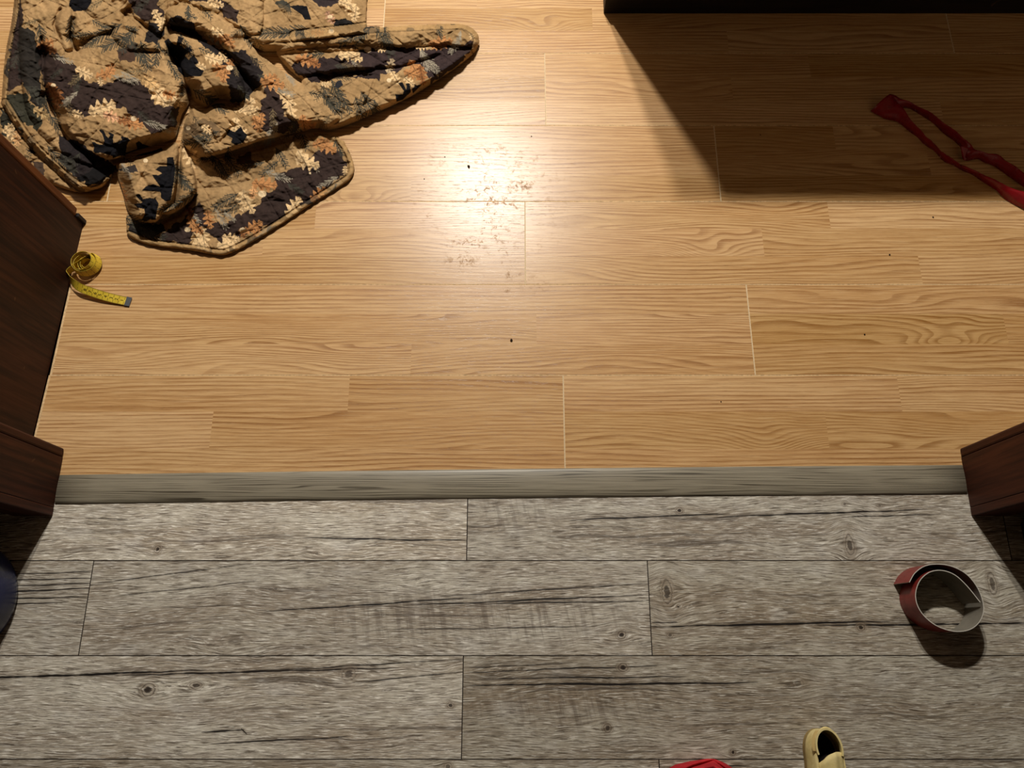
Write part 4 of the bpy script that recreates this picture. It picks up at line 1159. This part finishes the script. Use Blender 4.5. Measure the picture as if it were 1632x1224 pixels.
    # needle sprays
    def spray(cx, cy, ln, ang, col, wd=0.75, spread=38):
        a0 = math.radians(ang); r = random.Random(int(cx * 31 + cy))
        n = max(6, int(ln / 3.5))
        for i in range(n):
            t = i / (n - 1) - 0.5
            bx_, by_ = cx + math.cos(a0) * ln * t, cy + math.sin(a0) * ln * t
            for sd in (-1, 1):
                a = a0 + sd * math.radians(spread + r.uniform(-8, 8))
                L = ln * (0.34 - 0.22 * abs(t + 0.15)) * r.uniform(0.8, 1.2)
                seg = [(bx_, by_), (bx_ + math.cos(a) * L, by_ + math.sin(a) * L)]
                sl = bbox(seg, 2); d, _ = dist(seg, sl, False)
                put(d < wd, sl, col, 0.9)
        seg = [(cx - math.cos(a0) * ln * .55, cy - math.sin(a0) * ln * .55), (cx + math.cos(a0) * ln * .5, cy + math.sin(a0) * ln * .5)]
        sl = bbox(seg, 2); d, _ = dist(seg, sl, False); put(d < wd, sl, col)
    for q in ((170, 52, 50, 150), (186, 66, 46, 155), (205, 62, 40, 120), (230, 88, 42, 75), (250, 86, 34, 100), (218, 82, 36, 60), (112, 44, 34, 95), (66, 60, 40, 80), (60, 150, 46, 30), (72, 168, 40, 40), (84, 190, 36, 60),
              (330, 156, 46, 30), (344, 166, 36, 40), (316, 226, 40, 170), (330, 216, 34, 160), (345, 262, 34, 60), (370, 262, 34, 55), (356, 268, 30, 60), (404, 262, 30, 170), (392, 56, 34, 60), (440, 52, 44, 175), (470, 50, 40, 170), (500, 52, 34, 165),
              (430, 130, 40, 30), (524, 156, 44, 60), (536, 148, 40, 70), (548, 160, 36, 60), (530, 168, 36, 40), (588, 168, 46, 60), (574, 176, 40, 70), (600, 178, 34, 80), (612, 66, 44, 60), (616, 58, 36, 75), (700, 50, 26, 80), (500, 88, 30, 170), (560, 60, 40, 150), (577, 60, 32, 130),
              (300, 20, 20, 90), (290, 140, 20, 90), (276, 110, 30, 60), (286, 280, 40, 60), (296, 292, 34, 50), (274, 274, 30, 80), (296, 318, 34, 150), (270, 330, 30, 160), (212, 352, 40, 20), (240, 376, 40, 10), (226, 364, 36, 30), (360, 320, 40, 150), (372, 330, 34, 140), (430, 268, 30, 140), (448, 250, 30, 60), (20, 216, 30, 60), (90, 250, 40, 50), (110, 258, 34, 60), (470, 300, 24, 30), (540, 236, 24, 60), (388, 150, 30, 60), (344, 60, 30, 30)):
        spray(*q, PINE, 0.85)
    rp = random.Random(17)
    for _ in range(70):
        spray(rp.uniform(10, 600), rp.uniform(-60, 260), rp.uniform(18, 30), rp.uniform(0, 180), rp.choice((PINE, PINE, (92, 78, 58), (112, 96, 70))), 0.7)
    for q in ((98, 94, 30, 20), (112, 156, 28, 140), (196, 126, 30, 20), (206, 122, 28, 30), (246, 198, 32, 15), (258, 204, 26, 30), (436, 212, 32, 110), (428, 220, 28, 100), (352, 348, 30, 60), (362, 342, 26, 40), (306, 342, 30, 50), (442, 280, 36, 20), (524, 290, 30, 150), (534, 298, 26, 130), (684, 98, 40, 50), (676, 94, 32, 70), (726, 70, 30, 120), (732, 62, 24, 100), (460, 120, 28, 60), (450, 146, 32, 20), (560, 92, 22, 60), (420, 370, 30, 140), (500, 262, 20, 60), (340, 64, 20, 40), (200, 270, 26, 60)):
        spray(*q, PALE, 0.6, 30)

    # oak leaves with lobes and veins
    def leaf(cx, cy, ln, ang, col, vein=None):
        a0 = math.radians(ang); ca, sa = math.cos(a0), math.sin(a0)
        pts = []
        for sd in (1, -1):
            rng_ = range(0, 41) if sd == 1 else range(40, -1, -1)
            for i in rng_:
                t = i / 40
                w_ = 0.33 * math.sin(math.pi * min(1, t ** 0.85)) ** 0.6 * (0.66 + 0.34 * math.cos(2 * math.pi * (t * 4.0 - 0.45)))
                w_ = max(w_, 0.015)
                u, v = (t - 0.5) * ln + abs(w_) * ln * 0.18, sd * w_ * ln
                pts.append((cx + u * ca - v * sa, cy + u * sa + v * ca))
        sl = bbox(pts, 3); m = inside(pts, sl)
        put(m, sl, col)
        vc = vein or tuple(int(q * 0.58) for q in col)
        d0 = np.hypot(GX[sl] - cx, GY[sl] - cy) / ln
        put(m & (d0 > 0.30), sl, tuple(int(q * 0.9) for q in col), 0.5)
        seg = [(cx - .55 * ln * ca, cy - .55 * ln * sa), (cx + .5 * ln * ca, cy + .5 * ln * sa)]
        d, _ = dist(seg, sl, False); put(m & (d < 0.7), sl, vc, 0.8)
        for k in range(4):
            t = -0.3 + 0.2 * k
            for sd in (-1, 1):
                a = a0 + sd * 0.75
                sg = [(cx + t * ln * ca, cy + t * ln * sa), (cx + t * ln * ca + math.cos(a) * ln * .26, cy + t * ln * sa + math.sin(a) * ln * .26)]
                d, _ = dist(sg, sl, False); put(m & (d < 0.5), sl, vc, 0.6)
    def acorn(cx, cy, r):
        pts = [(cx + r * math.cos(t), cy + r * .8 * math.sin(t)) for t in np.linspace(0, 6.28, 20)]
        sl = bbox(pts, 2); put(inside(pts, sl), sl, ACORN)
    for cx, cy, ln, ang, col in (
        (168, 118, 34, -20, ORANGE), (176, 112, 26, -60, ORANGE), (134, 116, 32, 25, CREAM), (160, 130, 16, 80, CREAM), (84, 146, 34, 60, RUST), (92, 158, 34, 100, RUST), (72, 70, 30, -20, ORANGE), (78, 78, 28, 20, RUST),
        (163, 172, 48, -18, CREAM), (124, 182, 22, 30, CREAM), (178, 186, 30, 20, (222, 168, 126)), (212, 197, 36, 15, ORANGE), (200, 192, 26, -10, RUST), (254, 152, 46, 50, CREAM), (240, 132, 34, 40, (204, 164, 112)), (272, 152, 28, 20, ORANGE), (284, 162, 24, 40, CREAM),
        (350, 112, 34, 60, ORANGE), (358, 118, 30, 100, ORANGE), (340, 94, 30, 20, CREAM), (356, 90, 22, 60, CREAM), (366, 104, 24, 110, ORANGE), (318, 106, 24, 20, CREAM), (252, 28, 30, 60, CREAM), (258, 38, 24, 100, CREAM), (350, 60, 36, 30, ORANGE), (366, 66, 28, 60, ORANGE), (342, 52, 30, 0, CREAM), (338, 2, 26, 60, CREAM), (346, 6, 24, 20, CREAM),
        (304, 250, 42, 62, CREAM), (374, 202, 32, 100, CREAM), (388, 212, 26, 60, CREAM), (384, 172, 26, 160, CREAM), (330, 206, 22, 40, CREAM), (20, 212, 34, 40, CREAM), (28, 220, 28, 90, (206, 160, 110)), (14, 204, 24, -40, CREAM), (66, 180, 30, 30, (190, 158, 110)),
        (318, 388, 40, 60, CREAM), (324, 378, 36, 80, CREAM), (306, 356, 30, 70, ORANGE), (314, 364, 26, 40, ORANGE), (333, 350, 32, 80, ORANGE), (364, 388, 40, -20, CREAM), (368, 380, 30, 10, CREAM), (388, 320, 36, 90, CREAM), (396, 326, 34, 60, CREAM), (404, 306, 24, 100, (214, 160, 108)), (422, 294, 42, 5, ORANGE), (404, 362, 34, -30, ORANGE), (410, 370, 20, -60, ORANGE), (468, 330, 40, -55, CREAM), (508, 310, 34, -40, ORANGE), (520, 233, 38, 30, ORANGE), (512, 228, 30, -20, ORANGE), (490, 259, 42, 18, CREAM), (482, 252, 30, 60, CREAM), (550, 272, 16, 90, CREAM), (386, 372, 18, 60, RUST),
        (462, 172, 38, 75, CREAM), (458, 160, 30, 40, CREAM), (492, 200, 40, 40, ORANGE), (484, 196, 28, 80, ORANGE), (436, 134, 38, 10, ORANGE), (428, 126, 30, -20, ORANGE), (394, 168, 32, -40, CREAM), (400, 176, 28, -10, CREAM), (410, 198, 30, 70, ORANGE), (416, 192, 26, 100, ORANGE), (488, 96, 38, 15, ORANGE), (500, 100, 26, 30, RUST), (556, 87, 36, -10, CREAM), (566, 90, 28, 30, CREAM), (662, 112, 38, 60, ORANGE), (672, 120, 32, 80, RUST), (656, 118, 28, 20, ORANGE), (622, 105, 26, -70, (190, 166, 132)), (630, 124, 24, 60, CREAM), (652, 130, 22, 40, CREAM), (704, 68, 36, -10, ORANGE), (694, 72, 26, 20, ORANGE), (672, 74, 22, 0, CREAM), (752, 58, 14, 60, CREAM), (606, 78, 20, 10, CREAM),
        (560, 14, 34, 60, CREAM), (566, 22, 26, 100, CREAM), (550, 6, 24, 20, CREAM), (526, 28, 24, 60, (196, 150, 118)), (506, 52, 22, 0, RUST), (520, 134, 18, 0, CREAM), (302, 336, 22, 60, RUST), (196, 310, 26, 60, ORANGE), (192, 300, 22, 90, (210, 150, 90))):
        leaf(cx, cy, ln, ang, col)
    for q in ((85, 136, 4), (366, 108, 5.5), (213, 189, 5), (418, 309, 6.5), (387, 367, 5.5), (586, 79, 6), (526, 27, 4), (528, 50, 4.5), (620, 128, 4), (299, 366, 5), (494, 276, 2), (300, 204, 4), (232, 256, 4)): acorn(*q)

    # bears
    poly(zp(0, 160, 7.2, [(1050, 475), (1085, 480), (1120, 502), (1165, 510), (1187, 500), (1196, 460), (1176, 390), (1138, 345), (1150, 332), (1190, 345), (1215, 400), (1245, 430), (1265, 400), (1240, 375), (1260, 366), (1310, 390), (1295, 440), (1300, 490), (1370, 470), (1400, 450), (1384, 420), (1400, 412), (1470, 430), (1497, 460), (1470, 482), (1455, 520), (1450, 570), (1440, 600), (1380, 632), (1300, 640), (1200, 610), (1150, 600), (1100, 607), (1070, 582), (1080, 540)]), BLACK)
    poly(zp(180, 180, 5.1, [(185, 245), (212, 228), (240, 252), (310, 275), (320, 300), (380, 265), (408, 305), (310, 335), (200, 350), (60, 345), (0, 370), (0, 330), (120, 320), (200, 290)]), BLACK)
    poly(zp(180, 180, 5.1, [(440, 362), (490, 358), (505, 440), (495, 560), (470, 710), (430, 720), (390, 690), (385, 600), (330, 525), (318, 500), (370, 505), (400, 490), (345, 460), (380, 432), (440, 432)]), BLACK)
    poly(zp(180, 180, 5.1, [(180, 665), (215, 658), (245, 700), (300, 690), (350, 700), (372, 740), (357, 800), (347, 870), (300, 866), (270, 882), (232, 870), (260, 820), (255, 780), (200, 770), (168, 738), (220, 735), (240, 725), (200, 690)]), BLACK)
    poly(zp(180, 180, 5.1, [(240, 625), (270, 595), (330, 578), (385, 600), (390, 640), (240, 632)]), BLACK)
    poly(zp(180, 0, 6.12, [(500, 400), (540, 375), (590, 430), (620, 440), (636, 350), (690, 372), (655, 440), (690, 472), (750, 455), (775, 500), (720, 522), (700, 542), (740, 582), (785, 535), (815, 570), (838, 612), (800, 632), (840, 670), (888, 690), (860, 745), (800, 742), (700, 757), (640, 692), (600, 600), (570, 522), (520, 450)]), BLACK)
    poly(zp(180, 180, 5.1, [(925, 180), (940, 130), (965, 145), (990, 155), (1040, 110), (1060, 150), (1095, 180), (1060, 240), (1000, 262), (960, 240), (970, 205)]), BLACK)
    poly(zp(560, 20, 6.118, [(455, 685), (500, 680), (535, 750), (540, 720), (525, 690), (570, 690), (580, 775), (500, 850), (440, 870), (428, 795), (500, 800), (512, 765)]), BLACK)
    poly(zp(560, 20, 6.118, [(620, 712), (690, 700), (640, 750), (600, 790), (590, 750)]), BLACK)
    poly(zp(360, 0, 6.12, [(620, 60), (700, 50), (790, 60), (812, 130), (832, 192), (770, 192), (740, 142), (680, 102)]), BLACK)
    poly(zp(0, 0, 6.12, [(670, 50), (700, -60), (900, -60), (890, 30), (842, 102), (720, 112)]), BLACK)
    poly(zp(0, 160, 7.2, [(310, 575), (350, 560), (430, 600), (380, 615)]), BLACK)
    poly([(166, 262), (184, 262), (186, 272), (172, 286), (140, 296), (120, 286), (136, 276)], (24, 22, 22), True)
    poly(zp(360, 0, 6.12, [(1058, 850), (1080, 795), (1120, 780), (1145, 830), (1100, 862)]), (40, 40, 44))

    # stitch lines and the lighter piping
    on = (stitch < 0.75) & (((qa * 60).astype(int) + (qb * 60).astype(int)) % 2 == 0) & ~HEM
    C[on] *= 0.62
    hn = vnoise(16, 16, 55, 0, 2)
    hc = np.where((hn < -0.28)[..., None], np.array(lin((70, 64, 54))), np.array(lin((172, 138, 92))))
    C = np.where(HEM[..., None], 0.45 * C + 0.55 * hc, C)
    C[SEAM_] *= 0.6
    C *= (1 + 0.16 * vnoise(5, 5, 61, 0, 2) + 0.08 * vnoise(2, 2, 62))[..., None]

    # ------------------------------------------------ mesh from the two fields
    Wx, Wy, _ = at_np(GX, GY, Z)
    idx = -np.ones(GX.shape, int)
    root = empty('quilted_blanket', at(320, 200))
    tag(root, 'crumpled quilted blanket with bear and oak leaf print on the oak floor', 'blanket')
    g = G('printed_cotton')
    colr = g.attr('print').outputs['Color']
    x, y, z = g.pos()
    wv = g.noise(g.vec(x, y, z), 900.0, 2.0)
    g.bump(wv, 0.25, 0.0005)
    mat = g.out(colr, 0.9, 0.08)
    full = MASK[:-1, :-1] & MASK[1:, :-1] & MASK[:-1, 1:] & MASK[1:, 1:]
    hemq = HEM[:-1, :-1] & HEM[1:, 1:] & full
    def build(name, sel):
        used = np.zeros(GX.shape, bool)
        for a in (0, 1):
            for b in (0, 1):
                used[a:a + sel.shape[0], b:b + sel.shape[1]] |= sel
        idx[:] = -1
        idx[used] = np.arange(used.sum())
        co = np.stack([Wx[used], Wy[used], Z[used]], 1)
        loc = np.array(root.location)
        a, b, c, d = idx[:-1, :-1][sel], idx[1:, :-1][sel], idx[1:, 1:][sel], idx[:-1, 1:][sel]
        q = np.stack([a, b, c, d], 1)
        me = bpy.data.meshes.new(name)
        me.vertices.add(len(co)); me.vertices.foreach_set('co', (co - loc).astype(np.float32).ravel())
        me.loops.add(q.size); me.loops.foreach_set('vertex_index', q.astype(np.int32).ravel())
        me.polygons.add(len(q)); me.polygons.foreach_set('loop_start', np.arange(0, q.size, 4, dtype=np.int32))
        me.polygons.foreach_set('loop_total', np.full(len(q), 4, dtype=np.int32))
        me.polygons.foreach_set('use_smooth', np.ones(len(q), bool))
        me.update(calc_edges=True); me.validate()
        ca = me.color_attributes.new('print', 'FLOAT_COLOR', 'POINT')
        ca.data.foreach_set('color', np.concatenate([C[used], np.ones((used.sum(), 1))], 1).astype(np.float32).ravel())
        me.materials.append(mat)
        o = bpy.data.objects.new(name, me); COL.objects.link(o); o.parent = root
        return o
    build('quilt', full & ~hemq)
    h = build('hem', hemq)
    h['label'] = 'gathered tan piping sewn round the blanket edge'
blanket()

# ------------------------------------------------------------------ crumbs of dirt on the oak boards
def crumbs():
    r = random.Random(3)
    mat = plain('dark_crumb', (46, 34, 24), 0.9, 0.1)
    spots = ((747, 265, .0035, 'largest dark crumb, lying in the lamp glare on the oak floor'),
             (815, 542, .0028, 'dark crumb alone on the oak floor midway between the glare and the threshold'),
             (1418, 406, .0018, 'thin dark crumb on the oak floor below the red strap'),
             (1487, 346, .0018, 'small dark crumb on the oak floor just below the sideboard shadow'),
             (1378, 533, .0016, 'tiny dark crumb on the oak floor halfway between right jamb and red strap'),
             (709, 250, .0014, 'tiny dark crumb left of the largest crumb, at the upper left of the glare'),
             (676, 285, .0014, 'tiny dark crumb between the blanket corner and the lamp glare'),
             (1149, 640, .0014, 'tiny dark crumb on the oak board nearest the threshold'),
             (847, 217, .0014, 'tiny dark crumb at the upper right of the lamp glare'),
             (1212, 215, .0016, 'tiny dark crumb on the oak floor inside the sideboard shadow'))
    for i, (px, py, s, lab) in enumerate(spots):
        p = at(px, py, s * 0.5)
        bm = bmesh.new()
        bmesh.ops.create_icosphere(bm, subdivisions=1, radius=s)
        for v in bm.verts: v.co *= r.uniform(0.6, 1.2); v.co.z *= 0.5
        o = bm_obj('crumb', bm, mat)
        o.location = (p.x, p.y, s * 0.55); o.rotation_euler = (0, 0, r.uniform(0, 6))
        tag(o, lab, 'dirt crumb', 'dirt crumbs on the oak floor')
crumbs()
